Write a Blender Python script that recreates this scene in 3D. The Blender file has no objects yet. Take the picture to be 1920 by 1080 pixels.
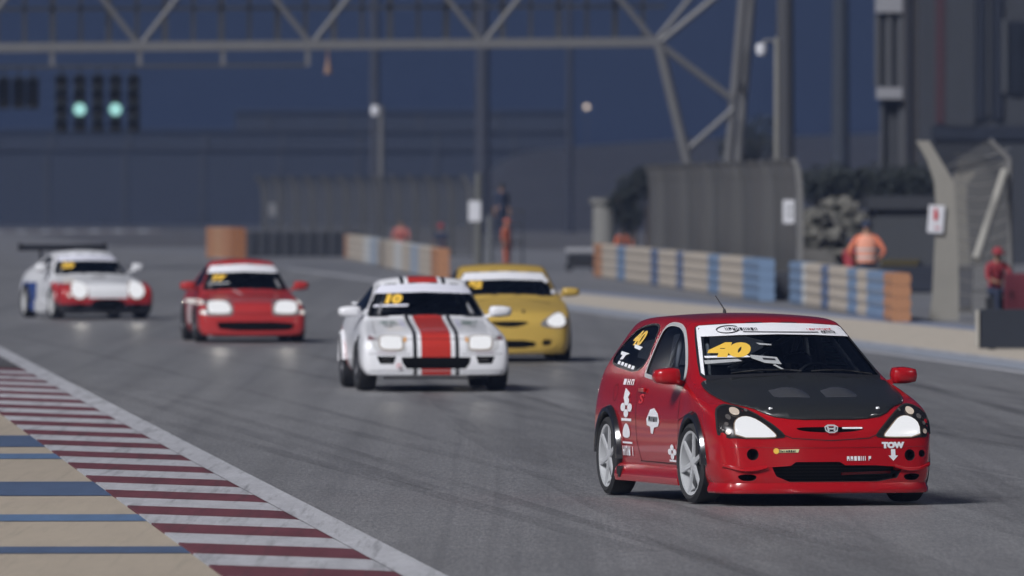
import bpy, bmesh, math, random
from mathutils import Vector, Matrix
from mathutils.bvhtree import BVHTree
from mathutils.geometry import delaunay_2d_cdt
R = math.radians
random.seed(7)
SC = bpy.context.scene
COL = SC.collection

# ------------------------------------------------------------------ camera, sky, light, exposure
F = 400.0 / 36.0 * 1920.0        # focal length in photograph pixels
HC = 2.4                         # camera height
HOR = 354.0                      # horizon row in the photograph
cam_d = bpy.data.cameras.new('camera')
cam = bpy.data.objects.new('camera', cam_d)
COL.objects.link(cam)
cam.location = (0, 0, HC)
cam.rotation_euler = (R(90) - math.atan((540 - HOR) / F), 0, 0)
cam_d.lens = 400
cam_d.sensor_width = 36
cam_d.clip_start = 1
cam_d.clip_end = 12000
cam_d.dof.use_dof = True
cam_d.dof.focus_distance = 87.0
cam_d.dof.aperture_fstop = 4.6
SC.camera = cam

SUN_AZ, SUN_EL = R(218), R(40)   # azimuth from +Y clockwise: behind the camera and to its left
wd = bpy.data.worlds.new('World')
SC.world = wd
wd.use_nodes = True
wn = wd.node_tree.nodes
wl = wd.node_tree.links
wn.clear()
wo = wn.new('ShaderNodeOutputWorld')
bg = wn.new('ShaderNodeBackground')
sky = wn.new('ShaderNodeTexSky')
sky.sky_type = 'NISHITA'
sky.sun_disc = False
sky.sun_elevation = SUN_EL
sky.sun_rotation = SUN_AZ
mx = wn.new('ShaderNodeMix')
mx.data_type = 'RGBA'
mx.blend_type = 'MIX'
mx.inputs[0].default_value = 0.99    # night: almost all of the daylight sky is gone, an even dark blue is left
wl.new(sky.outputs[0], mx.inputs[6])
mx.inputs[7].default_value = (0.13, 0.23, 0.58, 1)
wl.new(mx.outputs[2], bg.inputs[0])
bg.inputs[1].default_value = 0.065
wl.new(bg.outputs[0], wo.inputs[0])

sun_d = bpy.data.lights.new('sun', 'SUN')
sun_d.energy = 3.6
sun_d.angle = R(16)
sun_d.color = (0.97, 0.975, 1.0)
sun = bpy.data.objects.new('sun', sun_d)
COL.objects.link(sun)
sd = Vector((math.sin(SUN_AZ) * math.cos(SUN_EL), math.cos(SUN_AZ) * math.cos(SUN_EL), math.sin(SUN_EL)))
sun.rotation_euler = (-sd).to_track_quat('-Z', 'Y').to_euler()
sun.location = (40, -40, 60)

SC.view_settings.view_transform = 'Standard'
SC.view_settings.look = 'None'
SC.view_settings.exposure = 0.0
SC.view_settings.gamma = 1.0
SC.render.engine = 'CYCLES'
SC.cycles.use_denoising = True
SC.cycles.max_bounces = 8
SC.cycles.transparent_max_bounces = 16
SC.cycles.caustics_reflective = False
SC.cycles.caustics_refractive = False
SC.cycles.sample_clamp_indirect = 4.0

# ------------------------------------------------------------------ helpers
def at(px, py, Y):
    return Vector(((px - 960) * Y / F, Y, HC - (py - HOR) * Y / F))
def gnd(px, py):
    Y = F * HC / (py - HOR)
    return Vector(((px - 960) * Y / F, Y, 0))

def tag(o, label=None, cat=None, group=None, kind=None):
    if label: o['label'] = label
    if cat: o['category'] = cat
    if group: o['group'] = group
    if kind: o['kind'] = kind
    return o

def link(o, parent=None):
    COL.objects.link(o)
    if parent is not None:
        o.parent = parent
    return o

def empty(name, loc=(0, 0, 0), rz=0, parent=None):
    o = bpy.data.objects.new(name, None)
    o.empty_display_size = 0.2
    link(o, parent)
    o.location = loc
    o.rotation_euler = (0, 0, rz)
    return o

def copy_tree(o, parent=None):
    c = o.copy()
    link(c)
    c.parent = parent
    for ch in list(o.children):
        copy_tree(ch, c)
    return c

class MB:
    def __init__(self):
        self.v, self.f = [], []
    def add(self, vs, fs):
        n = len(self.v)
        self.v += [tuple(p) for p in vs]
        self.f += [tuple(i + n for i in f) for f in fs]
        return self
    def box(self, c, s, rz=0, m=None):
        x, y, z = s[0] / 2, s[1] / 2, s[2] / 2
        vs = [Vector(p) for p in ((-x, -y, -z), (x, -y, -z), (x, y, -z), (-x, y, -z), (-x, -y, z), (x, -y, z), (x, y, z), (-x, y, z))]
        M = Matrix.Translation(c) @ Matrix.Rotation(rz, 4, 'Z')
        if m is not None: M = M @ m
        return self.add([M @ p for p in vs], [(3, 2, 1, 0), (4, 5, 6, 7), (0, 1, 5, 4), (1, 2, 6, 5), (2, 3, 7, 6), (3, 0, 4, 7)])
    def cyl(self, a, b, r0, r1=None, n=12, cap=True):
        a, b = Vector(a), Vector(b)
        if r1 is None: r1 = r0
        d = (b - a).normalized()
        u = d.orthogonal().normalized(); w = d.cross(u)
        vs = []
        for p, r in ((a, r0), (b, r1)):
            vs += [p + (u * math.cos(2 * math.pi * i / n) + w * math.sin(2 * math.pi * i / n)) * r for i in range(n)]
        fs = [(i, (i + 1) % n, n + (i + 1) % n, n + i) for i in range(n)]
        if cap:
            fs += [tuple(range(n - 1, -1, -1)), tuple(range(n, 2 * n))]
        return self.add(vs, fs)
    def path(self, pts, r, n=8):
        for a, b in zip(pts[:-1], pts[1:]):
            self.cyl(a, b, r, r, n)
        return self
    def bar(self, a, b, w, t, up=(0, 0, 1)):
        a, b = Vector(a), Vector(b)
        d = (b - a).normalized()
        s = d.cross(Vector(up))
        if s.length < 1e-4: s = d.cross(Vector((0, 1, 0)))
        s.normalize(); q = s.cross(d)
        vs = []
        for p in (a, b):
            vs += [p + s * (i * w / 2) + q * (k * t / 2) for i, k in ((-1, -1), (1, -1), (1, 1), (-1, 1))]
        return self.add(vs, [(3, 2, 1, 0), (4, 5, 6, 7), (0, 1, 5, 4), (1, 2, 6, 5), (2, 3, 7, 6), (3, 0, 4, 7)])
    def lathe(self, prof, axis='x', c=(0, 0, 0), n=32, a0=0.0, a1=2 * math.pi, closed=True):
        # prof: list of (axial, radius)
        c = Vector(c); vs = []
        full = abs(a1 - a0 - 2 * math.pi) < 1e-6
        m = n if full else n + 1
        for i in range(m):
            a = a0 + (a1 - a0) * i / n
            for (u, r) in prof:
                if axis == 'x': p = Vector((u, r * math.cos(a), r * math.sin(a)))
                elif axis == 'y': p = Vector((r * math.cos(a), u, r * math.sin(a)))
                else: p = Vector((r * math.cos(a), r * math.sin(a), u))
                vs.append(c + p)
        k = len(prof); fs = []
        for i in range(n):
            j = (i + 1) % m
            for q in range(k - 1):
                fs.append((i * k + q, i * k + q + 1, j * k + q + 1, j * k + q))
            if closed:
                fs.append((i * k + k - 1, i * k, j * k, j * k + k - 1))
        return self.add(vs, fs)
    def prism(self, poly, mp, d0, d1):
        # poly 2D list, mp(u, v, d) -> 3D
        n = len(poly)
        vs = [mp(u, v, d0) for u, v in poly] + [mp(u, v, d1) for u, v in poly]
        fs = [tuple(range(n - 1, -1, -1)), tuple(range(n, 2 * n))] + [(i, (i + 1) % n, n + (i + 1) % n, n + i) for i in range(n)]
        return self.add(vs, fs)
    def mesh(self, name, smooth=None):
        me = bpy.data.meshes.new(name)
        me.from_pydata(self.v, [], self.f)
        bm = bmesh.new(); bm.from_mesh(me)
        bmesh.ops.recalc_face_normals(bm, faces=bm.faces[:])
        bm.to_mesh(me); bm.free()
        if smooth is not None:
            me.polygons.foreach_set('use_smooth', [True] * len(me.polygons))
            me.set_sharp_from_angle(angle=R(smooth))
        return me
    def build(self, name, mat, parent=None, smooth=None, bevel=None):
        me = self.mesh(name, smooth)
        me.materials.append(mat)
        o = bpy.data.objects.new(name, me)
        link(o, parent)
        if bevel:
            b = o.modifiers.new('bevel', 'BEVEL'); b.width = bevel; b.segments = 2; b.limit_method = 'ANGLE'
        return o

# ------------------------------------------------------------------ materials
class NT:
    def __init__(self, name):
        self.m = bpy.data.materials.new(name)
        self.m.use_nodes = True
        self.t = self.m.node_tree
        self.n = self.t.nodes
        self.p = self.n['Principled BSDF']
        self.out = self.n['Material Output']
    def new(self, t, **k):
        x = self.n.new(t)
        for a, b in k.items(): setattr(x, a, b)
        return x
    def ln(self, a, b): self.t.links.new(a, b)
    def coord(self, which='Object'):
        return self.new('ShaderNodeTexCoord').outputs[which]
    def mapping(self, src, scale=(1, 1, 1), rot=(0, 0, 0), loc=(0, 0, 0)):
        m = self.new('ShaderNodeMapping')
        m.inputs['Scale'].default_value = scale
        m.inputs['Rotation'].default_value = rot
        m.inputs['Location'].default_value = loc
        self.ln(src, m.inputs[0]); return m.outputs[0]
    def noise(self, vec, scale, detail=3, rough=0.55):
        n = self.new('ShaderNodeTexNoise')
        n.inputs['Scale'].default_value = scale
        n.inputs['Detail'].default_value = detail
        n.inputs['Roughness'].default_value = rough
        self.ln(vec, n.inputs['Vector']); return n.outputs['Fac']
    def ramp(self, fac, stops):
        r = self.new('ShaderNodeValToRGB')
        e = r.color_ramp.elements
        while len(e) < len(stops): e.new(0.5)
        for k, (p, c) in enumerate(stops):
            e[k].position = p
            e[k].color = (c, c, c, 1) if isinstance(c, (int, float)) else (*c, 1)
        self.ln(fac, r.inputs[0]); return r.outputs[0]
    def math(self, op, a, b=None):
        m = self.new('ShaderNodeMath', operation=op)
        for k, x in enumerate((a, b)):
            if x is None: continue
            if isinstance(x, (int, float)): m.inputs[k].default_value = x
            else: self.ln(x, m.inputs[k])
        return m.outputs[0]
    def mix(self, fac, a, b, mode='MIX'):
        m = self.new('ShaderNodeMix', data_type='RGBA', blend_type=mode)
        for s, x in ((m.inputs[0], fac), (m.inputs[6], a), (m.inputs[7], b)):
            if isinstance(x, (int, float)): s.default_value = x
            elif isinstance(x, tuple): s.default_value = (*x, 1)
            else: self.ln(x, s)
        return m.outputs[2]
    def sep(self, v):
        s = self.new('ShaderNodeSeparateXYZ'); self.ln(v, s.inputs[0]); return s.outputs
    def base(self, c):
        s = self.p.inputs['Base Color']
        if isinstance(c, tuple): s.default_value = (*c, 1)
        else: self.ln(c, s)
    def bump(self, h, strength=0.3, dist=0.01):
        b = self.new('ShaderNodeBump')
        b.inputs['Strength'].default_value = strength
        b.inputs['Distance'].default_value = dist
        self.ln(h, b.inputs['Height']); self.ln(b.outputs[0], self.p.inputs['Normal'])
    def set(self, rough=None, metal=None, coat=None, spec=None):
        if rough is not None: self.p.inputs['Roughness'].default_value = rough
        if metal is not None: self.p.inputs['Metallic'].default_value = metal
        if coat is not None:
            self.p.inputs['Coat Weight'].default_value = coat
            self.p.inputs['Coat Roughness'].default_value = 0.06
        if spec is not None: self.p.inputs['Specular IOR Level'].default_value = spec
        return self

_mc = {}
def plain(name, c, rough=0.6, metal=0.0, coat=None, var=0.12, scale=3.0, spec=None):
    if name in _mc: return _mc[name]
    t = NT(name)
    f = t.noise(t.coord(), scale, 4)
    lo = tuple(x * (1 - var) for x in c); hi = tuple(min(1, x * (1 + var)) for x in c)
    t.base(t.mix(f, lo, hi))
    t.set(rough, metal, coat, spec)
    _mc[name] = t.m
    return t.m

def emit(name, c, strength):
    if name in _mc: return _mc[name]
    t = NT(name)
    t.base((.02, .02, .022)); t.set(.25)
    t.p.inputs['Emission Color'].default_value = (*c, 1)
    t.p.inputs['Emission Strength'].default_value = strength
    _mc[name] = t.m
    return t.m

def glass_mat(name, tint=(0.20, 0.22, 0.25), refl=0.10):
    if name in _mc: return _mc[name]
    t = NT(name)
    tr = t.new('ShaderNodeBsdfTransparent'); tr.inputs[0].default_value = (*tint, 1)
    gl = t.new('ShaderNodeBsdfGlossy'); gl.inputs['Roughness'].default_value = 0.05
    gl.inputs[0].default_value = (0.9, 0.9, 0.9, 1)
    fr = t.new('ShaderNodeFresnel'); fr.inputs[0].default_value = 1.5
    mxs = t.new('ShaderNodeMixShader')
    t.ln(t.math('ADD', fr.outputs[0], refl * .3), mxs.inputs[0]); t.ln(tr.outputs[0], mxs.inputs[1]); t.ln(gl.outputs[0], mxs.inputs[2])
    t.ln(mxs.outputs[0], t.out.inputs[0])
    _mc[name] = t.m
    return t.m

def mesh_mat(name, c, cover):
    # wire mesh far too fine to resolve at this distance: part covered, part open
    if name in _mc: return _mc[name]
    t = NT(name)
    t.base(c); t.set(0.6, 0.2)
    tr = t.new('ShaderNodeBsdfTransparent')
    mxs = t.new('ShaderNodeMixShader')
    mxs.inputs[0].default_value = cover
    t.ln(tr.outputs[0], mxs.inputs[1]); t.ln(t.p.outputs[0], mxs.inputs[2]); t.ln(mxs.outputs[0], t.out.inputs[0])
    _mc[name] = t.m
    return t.m

TDIR = Vector((-0.0718, 0.99742, 0))     # direction of the track, away from the camera
TN = Vector((0.99742, 0.0718, 0))        # to the right of it
TA = -math.atan2(TDIR.x, TDIR.y)         # rotation about z that turns +Y into TDIR
E0 = Vector((-0.43, 70.6, 0))            # point on the left edge of the track
TW = 12.45                               # track width
def tp(u, v, z=0.0):                     # u right of the left track edge, v along the track (0 at E0)
    p = E0 + TN * u + TDIR * v
    return Vector((p.x, p.y, z))

def asphalt(name, c, tracks):
    t = NT(name)
    co = t.new('ShaderNodeNewGeometry').outputs['Position']
    big = t.noise(t.mapping(co, (.10, .03, 1)), 1.0, 4)
    mid = t.noise(t.mapping(co, (1.2, .35, 1)), 1.0, 4)
    fine = t.noise(t.mapping(co, (34, 2.4, 16)), 1.0, 2, .6)
    fine2 = t.noise(t.mapping(co, (90, 7, 30)), 1.0, 1, .5)
    col = t.mix(t.ramp(big, [(.3, 0.0), (.7, 1.0)]), tuple(x * .80 for x in c), tuple(x * 1.18 for x in c))
    col = t.mix(.55, col, t.mix(t.ramp(mid, [(.3, 0.0), (.7, 1.0)]), tuple(x * .82 for x in c), tuple(x * 1.15 for x in c)))
    col = t.mix(1.0, col, t.ramp(fine, [(.25, .36), (.5, .5), (.75, .66)]), 'OVERLAY')
    col = t.mix(1.0, col, t.ramp(fine2, [(.25, .34), (.5, .5), (.75, .68)]), 'OVERLAY')
    if tracks:
        s = t.noise(t.mapping(co, (2.2, .012, 1)), 1.0, 3, .6)
        col = t.mix(t.ramp(s, [(.45, 0.0), (.75, .6)]), col, tuple(x * .62 for x in c))
        s2 = t.noise(t.mapping(co, (5.0, .02, 1), (0, 0, R(2.5)), (31, 7, 0)), 1.0, 2, .5)
        col = t.mix(t.ramp(s2, [(.58, 0.0), (.74, .45)]), col, tuple(x * .55 for x in c))
    t.base(col)
    t.set(.46, 0, None, .5)
    t.bump(fine, .25, .006)
    return t.m

def paint_ground(name, c, wear, scuff=0.5):
    t = NT(name)
    co = t.new('ShaderNodeNewGeometry').outputs['Position']
    f = t.noise(t.mapping(co, (5, .5, 1)), 1.0, 5, .75)
    g = t.noise(t.mapping(co, (16, 2.5, 1)), 1.0, 4, .75)
    k = t.noise(t.mapping(co, (11, .22, 1), (0, 0, -.072)), 1.0, 4, .6)
    col = t.mix(t.ramp(f, [(.35, 0.0), (.75, 1.0)]), c, tuple(x * (1 - wear) for x in c))
    col = t.mix(t.ramp(g, [(.5, 0.0), (.8, scuff)]), col, tuple(x * .72 for x in c))
    col = t.mix(t.ramp(k, [(.53, 0.0), (.72, scuff)]), col, tuple(x * .38 + .02 for x in c))
    t.base(col); t.set(.6, 0, None, .4)
    t.bump(g, .2, .006)
    return t.m
# ------------------------------------------------------------------ people
# shared car materials
M_TYRE = plain('tyre_rubber', (.018, .018, .020), .8, var=.3, scale=30)
M_DARK = plain('dark_trim', (.012, .012, .014), .55)
M_CABIN = plain('cabin_trim', (.02, .021, .025), .8)
M_SEAT = plain('seat_fabric', (.03, .03, .035), .9)
M_CAGE = plain('cage_steel', (.22, .22, .23), .5)
M_RIM = plain('rim_silver', (.58, .59, .61), .35, .3, var=.05)
M_RIMD = plain('rim_dark', (.10, .10, .11), .4, .6)
M_DISC = plain('disc_gap_shade', (.03, .03, .032), .5, .3)
M_MIRR = plain('mirror_silver', (.4, .42, .45), .05, 1.0)
M_GLASS = glass_mat('car_glass', (.46, .49, .52), .10)
M_SGLASS = glass_mat('side_glass', (.55, .58, .63), .3)
M_LENS = glass_mat('lamp_lens', (.75, .78, .8), .15)
M_LAMP = emit('headlamp_glow', (.97, .98, 1.02), .82)
M_LAMPW = emit('headlamp_glow_warm', (1.0, .95, .90), .7)
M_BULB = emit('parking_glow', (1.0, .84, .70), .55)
M_WHITE = plain('white_vinyl', (.80, .80, .84), .4, var=.04)
M_GREYV = plain('grey_vinyl', (.38, .39, .40), .5, var=.08)
M_YELV = plain('yellow_vinyl', (.80, .50, .07), .45, var=.06)
M_REDV = plain('red_vinyl', (.55, .03, .04), .45, var=.06)
M_BLKV = plain('black_vinyl', (.015, .015, .018), .45)
M_GRNV = plain('green_vinyl', (.05, .12, .10), .5)
M_BLUV = plain('blue_vinyl', (.03, .08, .30), .45)
M_SEAM = plain('panel_gap', (.008, .008, .009), .9)
M_MESH = plain('grille_mesh', (.008, .008, .010), .6)

M_SKIN = plain('skin', (.30, .17, .11), .5)
def skin_body(name, J, E, mats, sub=1):
    """J: list of (pos, radius or (rx, ry), tag); E: edges; mats: tag -> material. One continuous body."""
    me = bpy.data.meshes.new(name)
    me.from_pydata([tuple(j[0]) for j in J], E, [])
    o = link(bpy.data.objects.new(name, me))
    sk = o.modifiers.new('skin', 'SKIN')
    sk.use_smooth_shade = True
    for i, j in enumerate(J):
        r = j[1]
        me.skin_vertices[0].data[i].radius = (r, r) if isinstance(r, (int, float)) else r
        me.skin_vertices[0].data[i].use_root = (i == 0)
    ss = o.modifiers.new('sub', 'SUBSURF'); ss.levels = sub; ss.render_levels = sub
    m2 = evaluated(o)
    bpy.data.objects.remove(o)
    tags = sorted(set(mats))
    for t in tags: m2.materials.append(mats[t])
    segs = [(Vector(J[a][0]), Vector(J[b][0]), J[a][2], J[b][2]) for a, b in E]
    for p in m2.polygons:
        best, bt = 1e9, tags[0]
        for a, b, ta, tb in segs:
            d = b - a
            k = max(0, min(1, (p.center - a).dot(d) / max(1e-9, d.length_squared)))
            q = (a + d * k - p.center).length
            if q < best: best, bt = q, (ta if k < .5 else tb)
        p.material_index = tags.index(bt)
        p.use_smooth = True
    m2.name = name
    return link(bpy.data.objects.new(name, m2))

def add_hand(J, E, wrist, d, side, tag='skin'):
    """palm and five fingers from joint index wrist, pointing along d"""
    w = Vector(J[wrist][0]); d = Vector(d).normalized()
    s = Vector((0, 0, 1)).cross(d)
    if s.length < .2: s = Vector((0, 1, 0)).cross(d)
    s.normalize()
    J.append((w + d * .06, (.034, .018), tag)); p = len(J) - 1; E.append((wrist, p))
    for k, ln in ((-1.5, .055), (-.5, .07), (.5, .075), (1.5, .065)):
        a = w + d * .10 + s * k * .019
        J.append((a, .010, tag)); E.append((p, len(J) - 1))
        J.append((a + d * ln * .9 + Vector((0, 0, -.012)), .008, tag)); E.append((len(J) - 2, len(J) - 1))
    J.append((w + d * .05 - s * .045 * side, .011, tag)); E.append((p, len(J) - 1))
    J.append((w + d * .09 - s * .06 * side, .009, tag)); E.append((len(J) - 2, len(J) - 1))

def person(label, loc, face, pose, top, trousers, hat=None, vest=None, group=None, scale=1.0, skin=M_SKIN):
    """face: direction the person looks (rotation about z, 0 = towards the camera, -Y)."""
    J, E = [], []
    def j(p, r, t, frm=None):
        J.append((Vector(p), r, t)); i = len(J) - 1
        if frm is not None: E.append((frm, i))
        return i
    sit = pose in ('sit', 'drive')
    ph = .50 if sit else .93
    pel = j((0, 0, ph), (.15, .11), 'legs')
    wa = j((0, 0, ph + .14), (.145, .10), 'top', pel)
    lean = -.10 if pose in ('lean', 'sit') else 0
    ch = j((0, lean * .6, ph + .36), (.175, .115), 'top', wa)
    nk0 = j((0, lean, ph + .53), (.10, .075), 'top', ch)
    nk = j((0, lean * 1.1, ph + .60), .055, 'skin', nk0)
    hd = j((0, lean * 1.2 - .01, ph + .68), (.072, .085), 'skin', nk)
    hd2 = j((0, lean * 1.2 - .005, ph + .78), (.075, .090), 'hair', hd)
    for s in (-1, 1):
        sh = j((s * .19, lean, ph + .50), .062, 'top', nk0)
        if pose == 'hips':
            el = j((s * .36, .10, ph + .24), .045, 'top', sh); wr = j((s * .22, -.02, ph + .06), .032, 'skin', el); hd_d = (-s * .7, -.5, -.3)
        elif sit or pose == 'lean':
            el = j((s * .25, lean - .12, ph + .26), .046, 'top', sh); wr = j((s * .17, lean - .30, ph + .20), .033, 'skin', el); hd_d = (-s * .2, -1, -.1)
        elif pose == 'drive':
            el = j((s * .26, lean - .16, ph + .30), .046, 'top', sh); wr = j((s * .17, lean - .38, ph + .38), .033, 'skin', el); hd_d = (-s * .3, -1, .3)
        else:
            el = j((s * .25, .03, ph + .24), .046, 'top', sh); wr = j((s * .26, -.05, ph - .02), .033, 'skin', el); hd_d = (0, -.2, -1)
        add_hand(J, E, wr, hd_d, s)
        if sit or pose == 'drive':
            hp = j((s * .10, -.04, ph - .02), .085, 'legs', pel)
            kn = j((s * .15, -.44, ph + .02), .062, 'legs', hp); an = j((s * .14, -.48 if pose == 'sit' else -.80, .09 if pose == 'sit' else ph - .04), .042, 'legs', kn)
        else:
            hp = j((s * .10, 0, ph - .08), .088, 'legs', pel)
            kn = j((s * .115, -.02, ph - .44), .062, 'legs', hp); an = j((s * .12, .02, .09), .045, 'legs', kn)
        a = J[an][0]
        j(a + Vector((0, -.16, -.05)), (.042, .03), 'shoe', an)
    o = skin_body('person', J, E, {'top': top, 'legs': trousers, 'skin': skin, 'hair': plain('hair_dark', (.02, .015, .012), .8), 'shoe': M_DARK})
    hx = J[hd][0]
    # face: nose, eyes, ears kept as small shapes on the head
    if hat is not None:
        hm = MB()
        if pose == 'drive':
            hm.lathe([(-.10, .04), (-.11, .10), (-.05, .135), (.03, .142), (.09, .12), (.13, .07), (.145, .005)], 'z', hx + Vector((0, 0, .05)), 24, closed=False)
            hm.v = [(x, y * 1.0, z) for x, y, z in hm.v]
            h = hm.build('helmet', hat, o, 60)
            MB().lathe([(-.035, .140), (.035, .143), (.035, .147), (-.035, .146)], 'z', hx + Vector((0, -.002, .06)), 20, R(200), R(340)).build('visor', plain('visor_dark', (.01, .01, .012), .08), h, 60)
        else:
            hm.lathe([(.0, .108), (.05, .104), (.10, .075), (.125, .005)], 'z', hx + Vector((0, 0, .05)), 20, closed=False)
            h = hm.build('cap', hat, o, 60)
            MB().lathe([(.0, .10), (-.012, .19), (-.004, .19), (.008, .10)], 'z', hx + Vector((0, 0, .055)), 14, R(215), R(325)).build('cap_peak', hat, h, 60)
    if vest is not None:
        c0 = Vector((0, lean * .4, ph))
        prof = [(.02, .195, .150), (.14, .190, .142), (.30, .215, .150), (.42, .218, .145), (.52, .17, .115), (.565, .10, .085)]
        mb = MB(); n = 20
        for (z, a, b) in prof:
            for k in range(n):
                t = 2 * math.pi * k / n
                mb.v.append((a * math.cos(t), lean * min(1, z * 1.8) + b * math.sin(t), ph + z))
        for r in range(len(prof) - 1):
            for k in range(n):
                mb.f.append((r * n + k, r * n + (k + 1) % n, (r + 1) * n + (k + 1) % n, (r + 1) * n + k))
        v = mb.build('vest', vest, o, 60)
        sb = MB()
        for zz, a, b in ((.10, .194, .147), (.25, .210, .150)):
            sb.lathe([(0, 1), (.045, 1), (.045, 1.02), (0, 1.02)], 'z', (0, 0, 0), 20)
            k0 = len(sb.v) - 80
            for q in range(k0, len(sb.v)):
                x, y, z = sb.v[q]
                sb.v[q] = (x * a * 1.01, y * b * 1.01 + lean * min(1, zz * 1.8), ph + zz + z)
        sb.build('reflective_band', plain('reflective_grey', (.55, .56, .55), .4), v, 60)
    o.location = loc; o.rotation_euler = (0, 0, face); o.scale = (scale,) * 3
    tag(o, label, 'person', group)
    return o

def sit_person(suit, helm):
    o = person('x', (0, 0, 0), 0, 'drive', suit, suit, helm, None)
    return o
# ------------------------------------------------------------------ ground, track, kerb, painted run-off
ASPH = asphalt('track_asphalt', (.215, .212, .216), True)
APRON = asphalt('apron_concrete', (.205, .205, .215), False)
GROUND = asphalt('far_ground_dirt', (.12, .115, .115), False)
P_WHITE = paint_ground('line_white', (.50, .50, .53), .28, .8)
P_RED = paint_ground('kerb_red', (.165, .050, .062), .38, .9)
P_BEIGE = paint_ground('runoff_beige', (.43, .365, .29), .12, .25)
P_BLUE = paint_ground('runoff_blue', (.080, .118, .205), .2, .35)
P_LBLUE = paint_ground('runoff_light_blue', (.11, .18, .31), .2, .35)

def frame_obj(name, mat, quads, parent=None, kind='structure', z=None):
    """flat sheet in the track frame: quads of (u, v) corners"""
    mb = MB()
    for q in quads:
        n = len(mb.v)
        mb.v += [(u, v, 0) for u, v in q]
        mb.f.append(tuple(range(n, n + len(q))))
    me = mb.mesh(name)
    for p in me.polygons:
        if p.normal.z < 0: p.flip()
    me.materials.append(mat)
    o = link(bpy.data.objects.new(name, me), parent)
    if parent is None:
        o.location = (E0.x, E0.y, z or 0); o.rotation_euler = (0, 0, -math.atan2(TDIR.x, TDIR.y) * 1.0)
        o['kind'] = kind
    else:
        o.location = (0, 0, z or 0)
    return o

g = MB().add([(-6000, -300, 0), (6000, -300, 0), (6000, 9000, 0), (-6000, 9000, 0)], [(0, 1, 2, 3)]).build('ground', GROUND)
g['kind'] = 'structure'
def uv_of(px, py):      # track-frame coordinates of a ground pixel
    d = gnd(px, py) - E0
    return (d.dot(TN), d.dot(TDIR))

frame_obj('service_apron', APRON, [[(8, -80), (60, -80), (60, 330), (-2, 420), (-8, 420), (5, 150)]], z=.004)
frame_obj('track', ASPH, [[(-.05, -120), (TW + 1.2, -120), (TW + 1.2, 90), (TW + .3, 150), (TW + .3, 520), (-18, 700), (-14, 420), (-.05, 160)]], z=.008)
frame_obj('track_edge_line', P_WHITE, [[(-.275, -60), (0, -60), (0, 150), (-.275, 150)]], z=.014)
frame_obj('track_edge_line', P_WHITE, [[(TW, -60), (TW + .26, -60), (TW + .26, 190), (TW + .05, 190)]], z=.014)

# kerb: red and white concrete blocks, each 2.2 m long
kerb = empty('kerb', (E0.x, E0.y, 0), -math.atan2(TDIR.x, TDIR.y)); kerb['kind'] = 'structure'
KB = 2.22
kprof = [(-.275, .010), (-.285, .015), (-.40, .022), (-1.435, .060), (-1.45, .0)]
def kerb_block(mat):
    mb = MB(); n = len(kprof); gap = .006
    for v in (gap, KB - gap):
        mb.v += [(u, v, z) for u, z in kprof]
    mb.f += [(i, i + 1, n + i + 1, n + i) for i in range(n - 1)] + [tuple(range(n)), tuple(range(n, 2 * n))]
    me = mb.mesh('kerb_block', 20); me.materials.append(mat); return me
kr, kw = kerb_block(P_RED), kerb_block(P_WHITE)
for k in range(-8, 36):
    o = link(bpy.data.objects.new('kerb_block', kr if k % 2 else kw), kerb)
    o.location = (0, k * KB + .35, 0)
frame_obj('kerb_joint', plain('joint_grime', (.06, .055, .055), .9), [[(-1.44, -25), (-.28, -25), (-.28, 84), (-1.44, 84)]], z=.0105)

# beige run-off left of the kerb with blue cross stripes
ro = frame_obj('painted_runoff', P_BEIGE, [[(-40, -60), (-1.45, -60), (-1.45, 63), (-40, 63)]], z=.056)
for (y0, y1, m) in ((828, 850, P_BLUE), (863, 873, P_LBLUE), (917, 944, P_BLUE), (980, 993, P_LBLUE), (1042, 1055, P_BLUE), (1120, 1150, P_BLUE)):
    a = uv_of(100, y0)[1]; b = uv_of(100, y1)[1]
    frame_obj('blue_stripe', m, [[(-40, b + .2), (-1.45, b), (-1.45, a), (-40, a + .2)]], ro, z=.004)
frame_obj('blue_stripe', P_BLUE, [[(-12, 86), (-.5, 86), (-.5, 96), (-12, 96)]], z=.011)

# painted run-off right of the track: bands of beige, blue and white, narrowing with distance
def rb(name, mat, u0, u1, w0, w1, v0=20, v1=196, z=.012):
    frame_obj(name, mat, [[(TW + u0, v0), (TW + u1, v0), (TW + w1, v1), (TW + w0, v1)]], z=z)
rb('runoff_paint_white', P_WHITE, 1.25, 1.60, .7, .95, z=.016)
rb('runoff_paint_beige', paint_ground('runoff_tan', (.60, .53, .44), .12, .2), 1.60, 6.5, .95, 2.9)
rb('runoff_paint_blue', paint_ground('runoff_grey_blue', (.26, .29, .38), .2, .3), 6.5, 7.2, 2.9, 3.7)
rb('runoff_paint_blue', paint_ground('runoff_grey_blue2', (.36, .39, .45), .2, .3), .45, 1.25, .3, .7, z=.013)
# narrow pale line where the far paved apron meets the dark track
frame_obj('apron_edge_line', P_WHITE, [[(TW + .35, 196), (TW + .75, 196), (TW + 1.0, 330), (TW + .8, 330)]], z=.013)

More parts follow.
